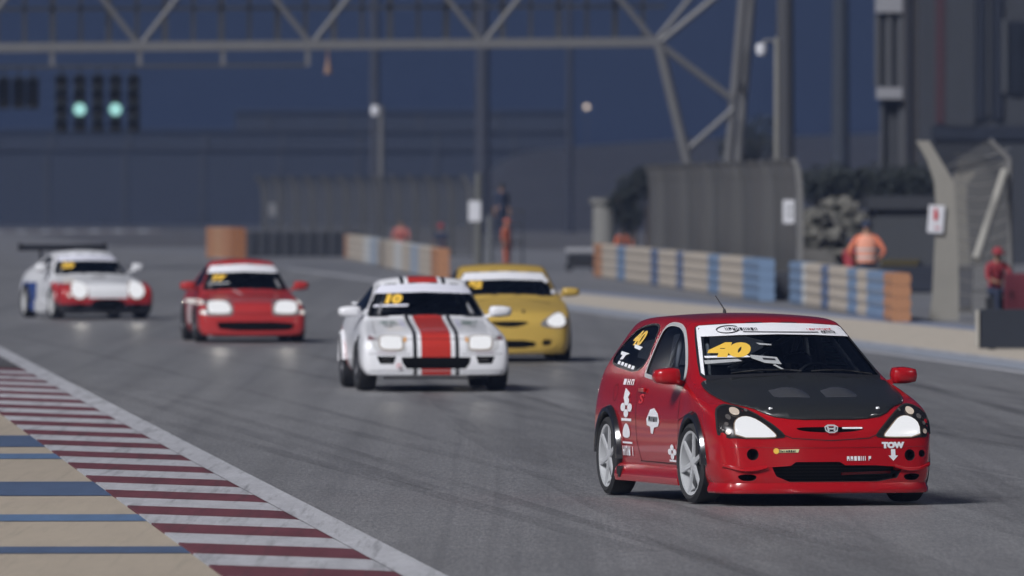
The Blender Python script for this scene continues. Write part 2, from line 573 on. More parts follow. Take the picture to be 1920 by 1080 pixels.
# tyre marks laid on the asphalt
t_rub = NT('tyre_marks')
co = t_rub.coord()
nz = t_rub.noise(t_rub.mapping(co, (3, .05, 1)), 1.0, 3, .6)
t_rub.base((.055, .055, .058)); t_rub.set(.7)
trn = t_rub.new('ShaderNodeBsdfTransparent'); mxr = t_rub.new('ShaderNodeMixShader')
t_rub.ln(t_rub.ramp(nz, [(.35, .02), (.72, .17)]), mxr.inputs[0]); t_rub.ln(trn.outputs[0], mxr.inputs[1]); t_rub.ln(t_rub.p.outputs[0], mxr.inputs[2])
t_rub.ln(mxr.outputs[0], t_rub.out.inputs[0])
tm = []
rnd = random.Random(5)
for k in range(24):
    u = rnd.uniform(.8, 11.5); v0 = rnd.uniform(-20, 60); L = rnd.uniform(25, 90); sl = rnd.uniform(-.03, .045); w = rnd.uniform(.14, .24)
    for du in ((0, 1.45) if k % 3 == 0 else (0,)):
        seg = 6
        for i in range(seg):
            a, b = v0 + L * i / seg, v0 + L * (i + 1) / seg
            ua, ub = u + du + sl * (a - v0) * (1 + .004 * (a - v0)), u + du + sl * (b - v0) * (1 + .004 * (b - v0))
            tm.append([(ua, a), (ua + w, a), (ub + w, b), (ub, b)])
for (u0, u1, w, a, b) in ((1.2, 4.6, 1.6, -30, 90), (4.4, 6.5, 1.2, -30, 110), (8.4, 5.2, 1.5, -30, 120)):
    for q in range(8):
        a0, a1 = a + (b - a) * q / 8, a + (b - a) * (q + 1) / 8
        p0, p1 = u0 + (u1 - u0) * (q / 8) ** 1.4, u0 + (u1 - u0) * ((q + 1) / 8) ** 1.4
        tm.append([(p0, a0), (p0 + w, a0), (p1 + w, a1), (p1, a1)])
frame_obj('tyre_marks', t_rub.m, tm, z=.0125, kind='stuff')

# ------------------------------------------------------------------ far terrain
def ridge(name, mat, pts, depth, Y):
    """long low bank: crest line given by photograph pixels at distance Y"""
    mb = MB(); n = len(pts)
    rows = ((0, 0.0), (.25, .35), (.6, .8), (1.0, 1.0), (2.5, .9))
    rr = random.Random(3)
    for (k, h) in rows:
        for px, py in pts:
            p = at(px, py, Y)
            mb.v.append((p.x * (1 + k * depth / Y), Y + k * depth, max(0.02, p.z) * h * (1 + rr.uniform(-.03, .03) * (k > 0))))
    for r in range(len(rows) - 1):
        for i in range(n - 1):
            mb.f.append((r * n + i, r * n + i + 1, (r + 1) * n + i + 1, (r + 1) * n + i))
    o = mb.build(name, mat, None, 60); o['kind'] = 'structure'
    return o
ER = asphalt('bank_earth', (.040, .043, .052), False)
ER2 = asphalt('bank_pale', (.046, .046, .052), False)
ridge('far_bank', ER, [(-900, 322), (-200, 320), (200, 312), (500, 300), (760, 292), (1000, 285), (1300, 262), (1700, 240), (2600, 240)], 60, 900)
ridge('middle_bank', ER2, [(880, 352), (940, 300), (980, 284), (1100, 270), (1300, 258), (1420, 250), (1700, 246), (2200, 240), (2700, 240)], 40, 640)
# strips of distant asphalt and painted lines of the other part of the circuit
for (ya, yb, mat, nm) in ((412, 428, asphalt('far_asphalt', (.06, .063, .075), False), 'far_track'),):
    Ya, Yb = F * HC / (yb - HOR), F * HC / (ya - HOR)
    o = MB().add([(-200, Ya, .006), (10, Ya, .006), (10, Yb, .006), (-200, Yb, .006)], [(0, 1, 2, 3)]).build(nm, mat); o['kind'] = 'structure'
mbk = MB()
far_k = empty('far_kerb', (0, 0, 0)); far_k['kind'] = 'structure'
fk_w, fk_r = None, None
Yk = F * HC / (436 - HOR)
for k in range(16):
    x0 = (-60 + k * 22 - 960) * Yk / F
    w = 22 * Yk / F * .98
    mb = MB().add([(0, -6, .02), (w, -6, .02), (w, 0, .10), (0, 0, .10), (0, .4, .02), (w, .4, .02)], [(0, 1, 2, 3), (3, 2, 5, 4)])
    o = mb.build('kerb_block', P_WHITE if k % 2 == 0 else plain('far_kerb_grey', (.22, .2, .2), .7), far_k)
    o.location = (x0, Yk + k * .8, 0)

# ------------------------------------------------------------------ start gantry
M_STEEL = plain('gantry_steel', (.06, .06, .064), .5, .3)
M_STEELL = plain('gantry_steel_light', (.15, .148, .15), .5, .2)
GY = 340.0
gan = empty('start_gantry', (at(640, 600, GY).x, GY, 0)); tag(gan, 'grey steel lattice gantry spanning the track', 'gantry')
def gl(px, py, dy=0):
    p = at(px, py, GY); return Vector((p.x - gan.location.x, dy, p.z))
PITCH = -0.0085
def chord_y(px): return 84 + (px - 600) * PITCH
def gpart(name, mat, fn):
    mb = MB(); fn(mb); return mb.build(name, mat, gan, 40)
for dy in (0, 1.9):
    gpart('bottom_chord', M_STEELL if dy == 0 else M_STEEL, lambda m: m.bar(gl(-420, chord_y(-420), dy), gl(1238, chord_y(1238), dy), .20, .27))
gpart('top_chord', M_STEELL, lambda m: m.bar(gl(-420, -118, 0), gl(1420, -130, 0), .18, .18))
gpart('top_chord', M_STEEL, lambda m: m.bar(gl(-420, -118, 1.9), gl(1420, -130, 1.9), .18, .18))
gpart('rear_rail', M_STEEL, lambda m: m.bar(gl(-420, 17, 1.9), gl(1250, 10, 1.9), .10, .10))
for k in range(-2, 4):
    nx = 262 + k * 322
    nxt = nx + 322
    a = gl(nx, chord_y(nx)); t = gl(nx + 161, -120)
    gpart('diagonal', M_STEELL, lambda m: m.cyl(a, t, .085, n=10))
    if nxt < 1300:
        b = gl(nxt, chord_y(nxt))
        gpart('diagonal', M_STEELL, lambda m: m.cyl(t, b, .085, n=10))
for k, px in enumerate(range(-330, 1240, 53)):
    gpart('upright', M_STEEL, lambda m: m.bar(gl(px, chord_y(px), 1.9), gl(px, -120, 1.9), .11 if k % 2 else .17, .10))
for k in range(8):
    px = -300 + k * 205
    gpart('cross_tie', M_STEEL, lambda m: m.bar(gl(px, chord_y(px), 0), gl(px, chord_y(px), 1.9), .09, .09))
# low service rail with hangers
gpart('service_rail', M_STEEL, lambda m: m.bar(gl(-420, 128), gl(580, 122), .07, .10))
for px in (-220, -62, 98, 262, 418, 577):
    gpart('hanger', M_STEELL, lambda m: m.bar(gl(px, chord_y(px) + 6), gl(px, 124), .14, .10))
# leg: a tapering lattice tower of round tubes
def tube(name, a, b, r): gpart(name, M_STEELL, lambda m: m.cyl(a, b, r, n=14))
node = gl(1236, 82)
foot1, foot2, foot3 = gl(1318, 432), gl(1358, 432, .2), gl(1388, 432, 1.9)
yb = HOR + HC * F / GY
for nm, (x0, y0, d0), (x1, y1, d1), r in (
        ('leg', (1236, 84, 0), (1338, yb, 0), .16), ('leg', (1404, -130, 0), (1348, yb, .5), .14), ('leg', (1422, -130, 1.9), (1370, yb, 1.9), .14),
        ('leg_brace', (1238, 84, 0), (1376, 188, .2), .11), ('leg_brace', (1376, 204, .2), (1288, 282, 0), .09), ('leg_brace', (1240, 78, 0), (1372, -30, 0), .10),
        ('leg_brace', (1236, 84, 0), (1236, chord_y(1236), 1.9), .08), ('leg_brace', (1376, 200, .3), (1392, 150, 1.9), .06)):
    tube(nm, gl(x0, y0, d0), gl(x1, y1, d1), r)
MB().cyl(gl(615, 92), gl(615, 112), .03).cyl(gl(615, 112), gl(615, 138), .05, .12).build('rain_light', plain('bronze_lamp', (.25, .15, .10), .5), gan, 40)

# light panels under the gantry: five columns of lamps
M_LBOX = plain('signal_black', (.010, .014, .018), .5)
M_GREEN = emit('signal_green', (.50, .97, .93), .80)
M_LOFF = plain('signal_off', (.02, .02, .02), .2)
def signal(name, cols, y0, y1, lit, label, first_loc):
    root = empty(name, (at(first_loc, 124, GY).x, GY - .1, at(0, y1, GY).z)); tag(root, label, 'signal', 'start signals under the gantry')
    for k, px in enumerate(cols):
        p = at(px, 0, GY)
        x = p.x - root.location.x
        zt, zb = at(0, y0, GY).z - root.location.z, 0.0
        col = MB().box((x, 0, (zt + zb) / 2), (.36, .22, zt - zb)).build('lamp_column', M_LBOX, root, None, .03)
        MB().bar((x, 0, zt - .01), (x, 0, at(0, 123, GY).z - root.location.z), .06, .06).build('column_hanger', M_LBOX, col)
        for q in range(4):
            zz = zt - .22 - q * (zt - zb - .40) / 3
            on = (k in lit and q == 2)
            if on: zz = at(0, 205, GY).z - root.location.z
            MB().lathe([(-.14, .001), (-.15, .14), (-.12, .18), (-.10, .18)], 'y', (x, 0, zz), 20, closed=False).build('green_lamp' if on else 'lamp', M_GREEN if on else M_LOFF, col, 60)
            if on: MB().lathe([(-.105, .175), (-.13, .21), (-.12, .22), (-.10, .20)], 'y', (x, 0, zz), 20).build('lamp_glow_ring', emit('painted_signal_glow', (.0, .55, .42), .16), col, 60)  # emissive ring paints the green glow spreading from the lit lamp
            MB().lathe([(-.11, .19), (-.30, .195), (-.30, .205), (-.11, .205)], 'y', (x, 0, zz), 16, R(0), R(180)).build('lamp_hood', M_LBOX, col, 40)
    return root
signal('start_light', (116, 150, 184, 217, 251), 140, 248, (1, 3), 'black start signal with two round green lamps lit, hanging under the gantry', 184)
signal('start_light', (-20, 8, 36, 62), 145, 205, (), 'unlit dark signal box at the left edge under the gantry', 20)

# ------------------------------------------------------------------ painted guard barriers
M_BB = plain('barrier_beige', (.47, .41, .34), .6, var=.10, scale=1.5)
M_BBL = plain('barrier_blue', (.17, .25, .38), .5, var=.14, scale=1.5)
M_BDB = plain('barrier_navy', (.11, .15, .25), .5, var=.14, scale=1.5)
M_BOR = plain('barrier_orange', (.42, .20, .10), .55, var=.12, scale=1.5)
M_BW = plain('barrier_white', (.55, .55, .54), .55, var=.08)
def barrier(label, A, B, h, spec, rows=4, thick=.34):
    """A far end, B near end; spec: list of (fraction to, material). Ribbed facing panels on a dark core."""
    A, B = Vector(A), Vector(B)
    L = (B - A).length
    rz = math.atan2((B - A).y, (B - A).x)
    root = empty('guard_barrier', A, rz); tag(root, label, 'barrier', 'painted barriers beside the track')
    # local x runs along the barrier; the face towards the track is local -y
    MB().box((L / 2, .0, h / 2 - .01), (L - .02, thick - .08, h - .05)).build('core', M_DARK, root)
    f0 = 0.0
    for (f1, mat) in spec:
        x0, x1 = f0 * L, f1 * L
        rh = h / rows
        for r in range(rows):
            prof = []
            for k in range(7):
                t = k / 6
                prof.append((-(thick / 2 - .03) - .03 * math.sin(math.pi * t) ** .5 - .005, .015 + r * rh + t * (rh - .008)))
            mb = MB(); n = len(prof)
            xs = (x0 + .006, x1 - .006)
            for x in xs: mb.v += [(x, y, z) for y, z in prof]
            for x in xs: mb.v += [(x, -y, z) for y, z in prof]
            for b0 in (0, 2 * n):
                mb.f += [(b0 + i, b0 + i + 1, b0 + n + i + 1, b0 + n + i) for i in range(n - 1)]
            for e in (0, n):
                mb.f.append(tuple(range(e, e + n)) + tuple(range(e + 3 * n - 1, e + 2 * n - 1, -1)))
            mb.f.append((n - 1, 2 * n - 1, 4 * n - 1, 3 * n - 1))
            mb.build('facing_panel', mat, root, 50)
        f0 = f1
    return root
def gat(px, Y): return Vector(((px - 960) * Y / F, Y, 0))
b_, bl, nv, og, wt = M_BB, M_BBL, M_BDB, M_BOR, M_BW
barrier('beige and blue ribbed barrier with orange end, in front of the marshal in orange', gat(1495, 237), gat(1690, 204), .88,
        [(.14, bl), (.18, wt), (.34, b_), (.42, nv), (.60, b_), (.69, bl), (.78, b_), (.93, bl), (1.0, og)])
barrier('long beige and blue ribbed barrier in front of the tall grey fence panel', gat(1125, 309), gat(1438, 242), .90,
        [(.06, og), (.17, b_), (.23, bl), (.40, b_), (.45, nv), (.56, b_), (.60, nv), (.74, b_), (.80, bl), (.92, b_), (1.0, bl)])
barrier('pale beige ribbed barrier with orange end, left of the yellow car', gat(655, 391), gat(831, 300), .82,
        [(.04, og), (.25, b_), (.33, wt), (.42, plain('barrier_pale_blue', (.32, .37, .44), .6)), (.60, b_), (.68, wt), (.76, b_), (.84, plain('barrier_pale_blue', (.32, .37, .44), .6)), (.95, b_), (1.0, og)])
barrier('short orange barrier end standing at the far bend of the track', gat(396, 394), gat(452, 388), 1.06, [(.25, M_BOR), (.5, plain('barrier_faded', (.44, .24, .13), .6)), (.78, M_BOR), (1.0, plain('barrier_orange_dark', (.32, .13, .05), .6))])
# dark tyre wall below the far fence
tw = empty('tyre_wall', gat(455, 400)); tag(tw, 'dark low tyre wall under the far fence', 'tyre wall')
M_TW = plain('old_tyre', (.03, .032, .038), .8, var=.3, scale=5)
tmesh = MB().lathe([(-.10, .16), (-.11, .27), (-.06, .31), (.06, .31), (.11, .27), (.10, .16)], 'z', (0, 0, 0), 14).mesh('tyre', 60); tmesh.materials.append(M_TW)
for i in range(18):
    for r in range(4):
        o = link(bpy.data.objects.new('tyre', tmesh), tw)
        o.location = (.32 + i * .64 * .33 * 1.0 * 1.0 * (3.72 / 3.8) * 1.0, (i % 2) * .35, .12 + r * .225)

# ------------------------------------------------------------------ debris fences
M_POST = plain('fence_post_grey', (.19, .185, .18), .6)
M_CONC = plain('fence_post_beige', (.27, .255, .225), .75, var=.15, scale=2)
M_WIRE = mesh_mat('fence_mesh', (.135, .13, .125), .88)
M_WIREF = mesh_mat('fence_mesh_far', (.10, .10, .10), .55)
M_WIREN = mesh_mat('fence_mesh_open', (.20, .19, .17), .45)
def fence(label, A, B, h, n, post, wire, curve=.5, pw=.10, cables=True):
    A, B = Vector(A), Vector(B)
    L = (B - A).length
    rz = math.atan2((B - A).y, (B - A).x)
    root = empty('debris_fence', A, rz); tag(root, label, 'fence', 'wire debris fences')
    prof = [(0, 0), (0, h * .70), (-curve * .12, h * .84), (-curve * .45, h * .95), (-curve, h)]
    for i in range(n):
        x = L * i / (n - 1)
        mb = MB()
        for a, b in zip(prof[:-1], prof[1:]):
            mb.bar((x, a[0], a[1]), (x, b[0], b[1]), pw, pw * 1.2, (1, 0, 0))
        mb.build('post', post, root)
        if i < n - 1:
            x1 = L * (i + 1) / (n - 1)
            m2 = MB(); k = len(prof)
            for xx in (x + .03, x1 - .03): m2.v += [(xx, y - .07, z) for y, z in prof]
            m2.f += [(q, q + 1, k + q + 1, k + q) for q in range(k - 1)]
            m2.build('wire_panel', wire[i % len(wire)] if isinstance(wire, list) else wire, root)
            if not cables: continue
            m3 = MB()
            for q in range(5):
                t = .15 + .2 * q
                m3.cyl((x, -.085, h * .70 * t), (x1, -.085, h * .70 * t), .012, n=5, cap=False)
            m3.build('cable', post, root)
    return root
fence('tall grey mesh debris fence behind the long blue and beige barrier', gat(1222, 316), gat(1500, 246), 3.05, 17, M_POST, [M_WIRE, mesh_mat('fence_mesh_b', (.165, .16, .15), .86), mesh_mat('fence_mesh_c', (.12, .117, .112), .9)], .16, .12, False)
fence('far grey mesh debris fence behind the tyre wall, left of the lamp post', gat(495, 430), gat(882, 402), 2.85, 13, plain('fence_post_far', (.11, .11, .11), .6), M_WIREF, .3, .14, False)
# rubber foot wall of the grey fence
o = MB().box((0, 0, .3), (.9, 1.2, .6)).build('concrete_block', plain('dark_block', (.035, .037, .045), .7), None, None, .03); o.location = gat(1468, 247); o.location.z = .0
tag(o, 'dark block in the gap between the two blue and beige barriers', 'block')

# right-hand fence end: curved beige concrete posts, mesh, cables and a raking strut
fr = empty('debris_fence', gat(1775, 208)); tag(fr, 'end of a debris fence with thick curved beige posts and a diagonal strut', 'fence', 'wire debris fences')
def fpt(px, py, Y): 
    p = at(px, py, Y); return p - fr.location
def tapered(path, name, mat, depth=.22):
    """path: list of (px_left, px_right, py, Y)"""
    mb = MB()
    for (a, b, y, Y) in path:
        p, q = fpt(a, y, Y), fpt(b, y, Y)
        mb.v += [p, q, q + Vector((0, depth, 0)), p + Vector((0, depth, 0))]
    n = len(path)
    for i in range(n - 1):
        for k in range(4):
            a, b = i * 4 + k, i * 4 + (k + 1) % 4
            mb.f.append((a, b, b + 4, a + 4))
    mb.f += [(0, 1, 2, 3), tuple(range(4 * n - 4, 4 * n))]
    return mb.build(name, mat, fr, 30)
yb1 = HOR + HC * F / 208
tapered([(1741, 1798, yb1, 208), (1748, 1798, 560, 208), (1752, 1797, 480, 208), (1756, 1792, 400, 208), (1752, 1788, 340, 208), (1738, 1764, 300, 208), (1718, 1742, 264, 208)], 'curved_post', M_CONC)
yb2 = HOR + HC * F / 222
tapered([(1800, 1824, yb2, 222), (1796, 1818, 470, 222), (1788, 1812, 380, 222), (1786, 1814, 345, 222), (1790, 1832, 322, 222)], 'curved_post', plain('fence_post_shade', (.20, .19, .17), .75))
MB().cyl(fpt(1884, 322, 214), fpt(1830, 488, 212), .085, n=12).build('strut', plain('strut_cream', (.36, .345, .31), .6), fr, 40)
MB().cyl(fpt(1856, 262, 214), fpt(1893, 300, 214), .05, n=10).cyl(fpt(1893, 298, 214), fpt(1896, 600, 214), .05, n=10).build('end_post', M_POST, fr, 40)
for k in range(11):
    y0 = 278 + k * 26
    pts = []
    for q in range(9):
        t = q / 8
        pts.append(fpt(1790 + (1893 - 1790) * t, y0 + 10 * (1 - t) + 12 * math.sin(math.pi * t), 216))
    MB().path(pts, .011, 5).build('cable', M_POST, fr, 60)
mp = MB(); mp.add([fpt(1796, 300, 217), fpt(1893, 300, 217), fpt(1893, 590, 217), fpt(1796, 590, 217)], [(0, 1, 2, 3)]); mp.build('wire_panel', M_WIREN, fr)
mp = MB(); mp.add([fpt(1745, 268, 210), fpt(1852, 262, 220), fpt(1880, 290, 218), fpt(1800, 330, 212), fpt(1762, 318, 209)], [(0, 1, 2, 3, 4)]); mp.build('wire_panel', M_WIREN, fr)

# ------------------------------------------------------------------ signs, poles, small things
M_SIGN = plain('sign_white', (.68, .68, .72), .5, var=.04)
def board(name, px, py, w, h, Y, label, marks=None, tilt=0):
    p = at(px, py, Y)
    root = empty(name, p); tag(root, label, 'sign')
    root.rotation_euler = (0, tilt, 0)
    sx, sz = w * Y / F, h * Y / F
    MB().box((0, 0, 0), (sx, .04, sz)).build('panel', M_SIGN, root, None, .006)
    if marks:
        for (mat, poly) in marks:
            MB().prism([(a * sx, b * sz) for a, b in poly], lambda u, v, d: (u, d, v), -.034, -.024).build('marking', mat, root)
    return root
red_m = [(-.12, .40), (.08, .40), (.14, .05), (.05, -.10), (.10, -.02), (-.10, .05)]
board('notice_board', 1755, 411, 30, 52, 207.95, 'white notice with a red mark fixed to the thick curved fence post',
      [(M_REDV, [(-.15, .38), (.0, .40), (.12, .12), (.02, -.08), (-.16, .02)]), (M_REDV, [(-.05, -.28), (.28, -.30), (.28, -.34), (-.05, -.33)])], R(4))
board('notice_board', 1480, 397, 24, 44, 247.0, 'white notice with grey print at the end of the tall grey fence',
      [(M_GREYV, [(-.2, .25), (.2, .25), (.2, .12), (-.2, .12)]), (M_GREYV, [(-.2, -.05), (.2, -.05), (.2, -.18), (-.2, -.18)])])
board('notice_board', 890, 396, 23, 38, 318, 'small white notice on the pole behind the yellow car', None)
board('notice_board', 511, 393, 13, 24, 429, 'tiny pale notice at the left end of the far fence', None)
def pole(name, px, y_top, Y, r, label, mat, head=None, cat='pole'):
    root = empty(name, gat(px, Y)); tag(root, label, cat)
    zt = at(0, y_top, Y).z
    MB().cyl((0, 0, 0), (0, 0, zt), r, r * .8, 12).build('shaft', mat, root, 40)
    MB().cyl((0, 0, 0), (0, 0, .06), r * 2, r * 2, 12).build('base_plate', mat, root, 40)
    return root, zt
M_POLE = plain('pole_grey', (.17, .17, .17), .5, .2)
r_, zt = pole('camera_pole', 1457, 70, 262, .085, 'slim grey camera pole above the tall grey fence', plain('pole_beige', (.20, .195, .18), .5))
mb = MB(); mb.path([(0, 0, zt - .12), (-.18, 0, zt - .06), (-.32, 0, zt - .10), (-.36, 0, zt - .2)], .035, 8); arm = mb.build('arm', M_POLE, r_, 60)
MB().lathe([(-.42, .02), (-.40, .10), (-.28, .13), (-.16, .12), (-.14, .03)], 'z', (-.36, 0, zt), 14).build('dome_camera', M_SIGN, r_, 60)
r_, zt = pole('camera_pole', 715, 198, 415, .13, 'grey camera pole standing behind the far barrier', plain('pole_far', (.12, .12, .125), .6))
mb = MB(); mb.path([(0, 0, zt - .1), (-.18, 0, zt - .05)], .05, 8); mb.build('arm', M_POLE, r_, 60)
MB().lathe([(-.42, .02), (-.40, .13), (-.22, .17), (-.06, .13), (-.04, .03)], 'z', (-.22, 0, zt + .05), 14).build('dome_camera', M_SIGN, r_, 60)
pole('sign_post', 897, 325, 320, .13, 'grey post carrying a small white notice behind the yellow car', plain('post_olive', (.12, .12, .11), .6))
pole('sign_post', 918, 405, 322, .10, 'short pale post next to the notice post behind the yellow car', plain('post_pale', (.14, .145, .15), .6))
pole('lamp_mast', 703, -60, 600, .30, 'faint broad mast far behind the gantry, above the camera pole', plain('mast_dim', (.035, .038, .052), .8))
pole('lamp_mast', 905, -60, 600, .42, 'faint broad mast far behind the gantry, above the white coupe', plain('mast_dim', (.035, .038, .052), .8))
pole('lamp_mast', 1068, -60, 620, .2, 'thin dim mast left of the lone lit lamp', plain('mast_dim2', (.024, .027, .040), .8))
pole('lamp_mast', 1472, -60, 330, .30, 'dark broad mast directly behind the camera pole', plain('mast_dark', (.055, .055, .06), .8))
pole('lamp_mast', 1576, -60, 420, .36, 'faint bluish mast between camera pole and tall pillar', plain('mast_blue', (.03, .036, .05), .8))
# lit lamp far away, on its own mast
r_, zt = pole('floodlight', 1100, 205, 800, .05, 'lone lit warm lamp glowing against the dark sky', plain('mast_thin', (.03, .035, .05), .8), cat='lamp')
MB().lathe([(-.16, .01), (-.12, .14), (0, .17), (.12, .14), (.16, .01)], 'z', (0, 0, zt + .17), 14).build('lamp_globe', emit('distant_lamp', (1.0, .82, .66), 1.4), r_, 60)
r_, zt = pole('floodlight', 597, 232, 800, .05, 'dim small lamp above the far bank, left of the camera pole', plain('mast_thin', (.03, .035, .05), .8), cat='lamp')
MB().lathe([(-.16, .01), (-.12, .14), (0, .17), (.12, .14), (.16, .01)], 'z', (0, 0, zt + .17), 14).build('lamp_globe', emit('distant_lamp_dim', (.8, .7, .7), .1), r_, 60)

# tall pillar with a lattice screen and white bands
pl = empty('signal_tower', gat(1668, 300)); tag(pl, 'tall dark pillar with pale frame and white band, right of the camera pole', 'tower')
def ppt(px, py, dy=0):
    p = at(px, py, 300); return Vector((p.x - pl.location.x, dy, p.z))
M_PD = plain('pillar_dark', (.035, .037, .044), .7)
M_PL = plain('pillar_pale', (.075, .077, .085), .6)
MB().box(((ppt(1674, 0).x), .5, 3.6), (.46, .46, 7.2)).build('shaft', M_PD, pl)
def slab(name, x0, x1, y0, y1, mat, dy, th):
    a, b = ppt(x0, y0), ppt(x1, y1)
    return MB().box(((a.x + b.x) / 2, dy, (a.z + b.z) / 2), (abs(b.x - a.x), th, abs(a.z - b.z))).build(name, mat, pl, None, .01)
slab('white_box', 1641, 1692, -40, 24, plain('band_white', (.26, .26, .28), .6), .0, .3)
slab('white_band', 1643, 1692, 164, 186, plain('band_white', (.26, .26, .28), .6), .0, .3)
slab('screen', 1644, 1690, 26, 163, M_PD, .10, .06)
for x in (1645, 1667, 1689):
    slab('frame_bar', x - 5, x + 5, 25, 163, M_PL, .0, .08)
slab('frame_bar', 1686, 1696, 187, 330, M_PL, .15, .08)
slab('frame_bar', 1650, 1656, 187, 330, M_PL, .15, .08)

# dark buildings at the right
def building(label, px0, px1, ptop, Y, depth, mat, strips, name='building'):
    A, B = gat(px0, Y), gat(px1, Y)
    root = empty(name, A); tag(root, label, 'building')
    w = B.x - A.x; zt = at(0, ptop, Y).z
    MB().box((w / 2, depth / 2, zt / 2), (w, depth, zt)).build('wall', mat, root)
    MB().box((w / 2, depth / 2, zt + .15), (w + .3, depth + .3, .3)).build('roof', M_PD, root)
    for (a, b, y0, y1, m, nm) in strips:
        xa, xb = at(a, 0, Y).x - A.x, at(b, 0, Y).x - A.x
        za, zb = max(0.05, at(0, y1, Y).z), at(0, y0, Y).z
        MB().box(((xa + xb) / 2, -.05, (za + zb) / 2), (xb - xa, .14, zb - za)).build(nm, m, root, None, .01)
    return root
M_G1 = plain('wall_brown', (.035, .032, .033), .8)
M_G2 = plain('wall_slate', (.035, .038, .046), .8)
M_G3 = plain('wall_navy', (.012, .016, .028), .5)
M_G4 = plain('panel_maroon', (.045, .016, .022), .6)
M_G5 = plain('panel_grey', (.06, .064, .072), .7)
building('dark brown narrow tower block right of the pillar', 1700, 1746, -120, 380, 8, M_G1, [(1703, 1707, -100, 330, M_G3, 'downpipe')])
building('dark slate grandstand block with maroon strip and navy panels at the right edge', 1752, 2100, -120, 360, 14, M_G2,
         [(1754, 1771, -100, 232, M_G4, 'maroon_strip'), (1772, 1828, -100, 240, M_G2, 'wall_panel'), (1830, 1846, -100, 225, M_G3, 'navy_panel'), (1850, 1858, -100, 220, M_G2, 'wall_panel'), (1862, 1879, -100, 225, M_G3, 'navy_panel'),
          (1876, 1888, 36, 175, M_G5, 'pale_panel'), (1892, 1918, 40, 178, plain('screen_black', (.012, .015, .022), .3), 'dark_screen'), (1746, 2090, 236, 262, M_G3, 'ledge')])
hut = building('low grey concrete hut with a hazard stripe behind the marshal', 1640, 1760, 392, 262, 5, plain('hut_grey', (.055, .058, .065), .85), [(1642, 1758, 498, 560, plain('hut_base', (.018, .022, .036), .7), 'plinth')], 'hut')
for k in range(6):
    x0 = at(1650 + k * 12, 0, 262).x - hut.location.x
    z0, z1 = at(0, 499, 261.9).z, at(0, 486, 261.9).z
    MB().prism([(x0, z0), (x0 + .085, z0), (x0 + .15, z1), (x0 + .065, z1)], lambda u, v, d: (u, d, v), -.13, -.02).build('hazard_stripe', plain('hazard_yellow', (.11, .085, .025), .6), hut)

# things at the right edge
o = empty('trackside_board', gat(1835, 169)); tag(o, 'black low board with pale edge standing on the beige run-off at the right edge', 'board')
MB().box((.90, .10, .32), (1.78, .12, .58)).build('panel', plain('board_black', (.012, .016, .026), .6), o, None, .01)
MB().box((-.015, .10, .32), (.05, .20, .55)).build('edge', plain('board_edge', (.40, .38, .34), .6), o, None, .01)
for x in (.2, 1.5):
    MB().box((x, .10, .02), (.10, .36, .04)).build('foot', M_DARK, o)
o = empty('wheeled_bin', gat(1807, 222)); tag(o, 'tall dark blue bin beside the curved fence post', 'bin')
M_BIN = plain('bin_navy', (.018, .026, .055), .5)
mb = MB()
for z, s in ((.08, .15), (.86, .19)):
    mb.v += [(-s, -s, z), (s, -s, z), (s, s, z), (-s, s, z)]
mb.f += [(0, 1, 2, 3), (4, 5, 6, 7), (0, 1, 5, 4), (1, 2, 6, 5), (2, 3, 7, 6), (3, 0, 4, 7)]
mb.build('tub', M_BIN, o, None, .015)
MB().box((0, -.01, .885), (.42, .44, .05)).build('lid', M_BIN, o, None, .015)
for s in (-1, 1): MB().cyl((s * .17, .15, .08), (s * .12, .15, .08), .08, n=14).build('wheel', M_TYRE, o, 40)
o = empty('equipment_cabinet', gat(1884, 210)); tag(o, 'dull red equipment cabinet at the right edge behind the black board', 'cabinet')
MB().box((.45, .2, .45), (.90, .5, .78)).build('case', plain('cabinet_red', (.20, .03, .045), .55), o, None, .02)
MB().box((.45, -.065, .45), (.80, .02, .66)).build('door', plain('cabinet_red', (.20, .03, .045), .55), o, None, .008)
MB().box((.12, -.09, .45), (.03, .03, .14)).build('handle', M_DARK, o)
for x in (.08, .82): MB().box((x, .2, .03), (.08, .4, .06)).build('foot', M_DARK, o)
# orange extinguisher trolley far behind and pale container
o = empty('flat_trolley', gat(1080, 330)); tag(o, 'pale flat trolley behind the yellow car beside the long barrier', 'trolley')
MB().box((.2, 0, .62), (1.0, .6, .12)).build('deck', plain('trolley_pale', (.36, .36, .38), .6), o, None, .02)
MB().box((.2, 0, .32), (.9, .5, .40)).build('underframe', M_DARK, o, None, .02)
for x in (-.2, .55):
    for y in (-.25, .25): MB().cyl((x, y - .03, .12), (x, y + .03, .12), .12, n=14).build('wheel', M_TYRE, o, 40)
# round concrete column and rock pile
o = empty('concrete_column', gat(1133, 335)); tag(o, 'squat beige concrete column left of the dark bush', 'column')
zt = at(0, 372, 335).z
MB().cyl((0, 0, 0), (0, 0, zt - .15), .36, .34, 20).build('shaft', plain('column_beige', (.20, .195, .18), .8), o, 40)
MB().cyl((0, 0, zt - .15), (0, 0, zt), .42, .44, 20).build('capital', plain('column_beige', (.20, .195, .18), .8), o, 40)

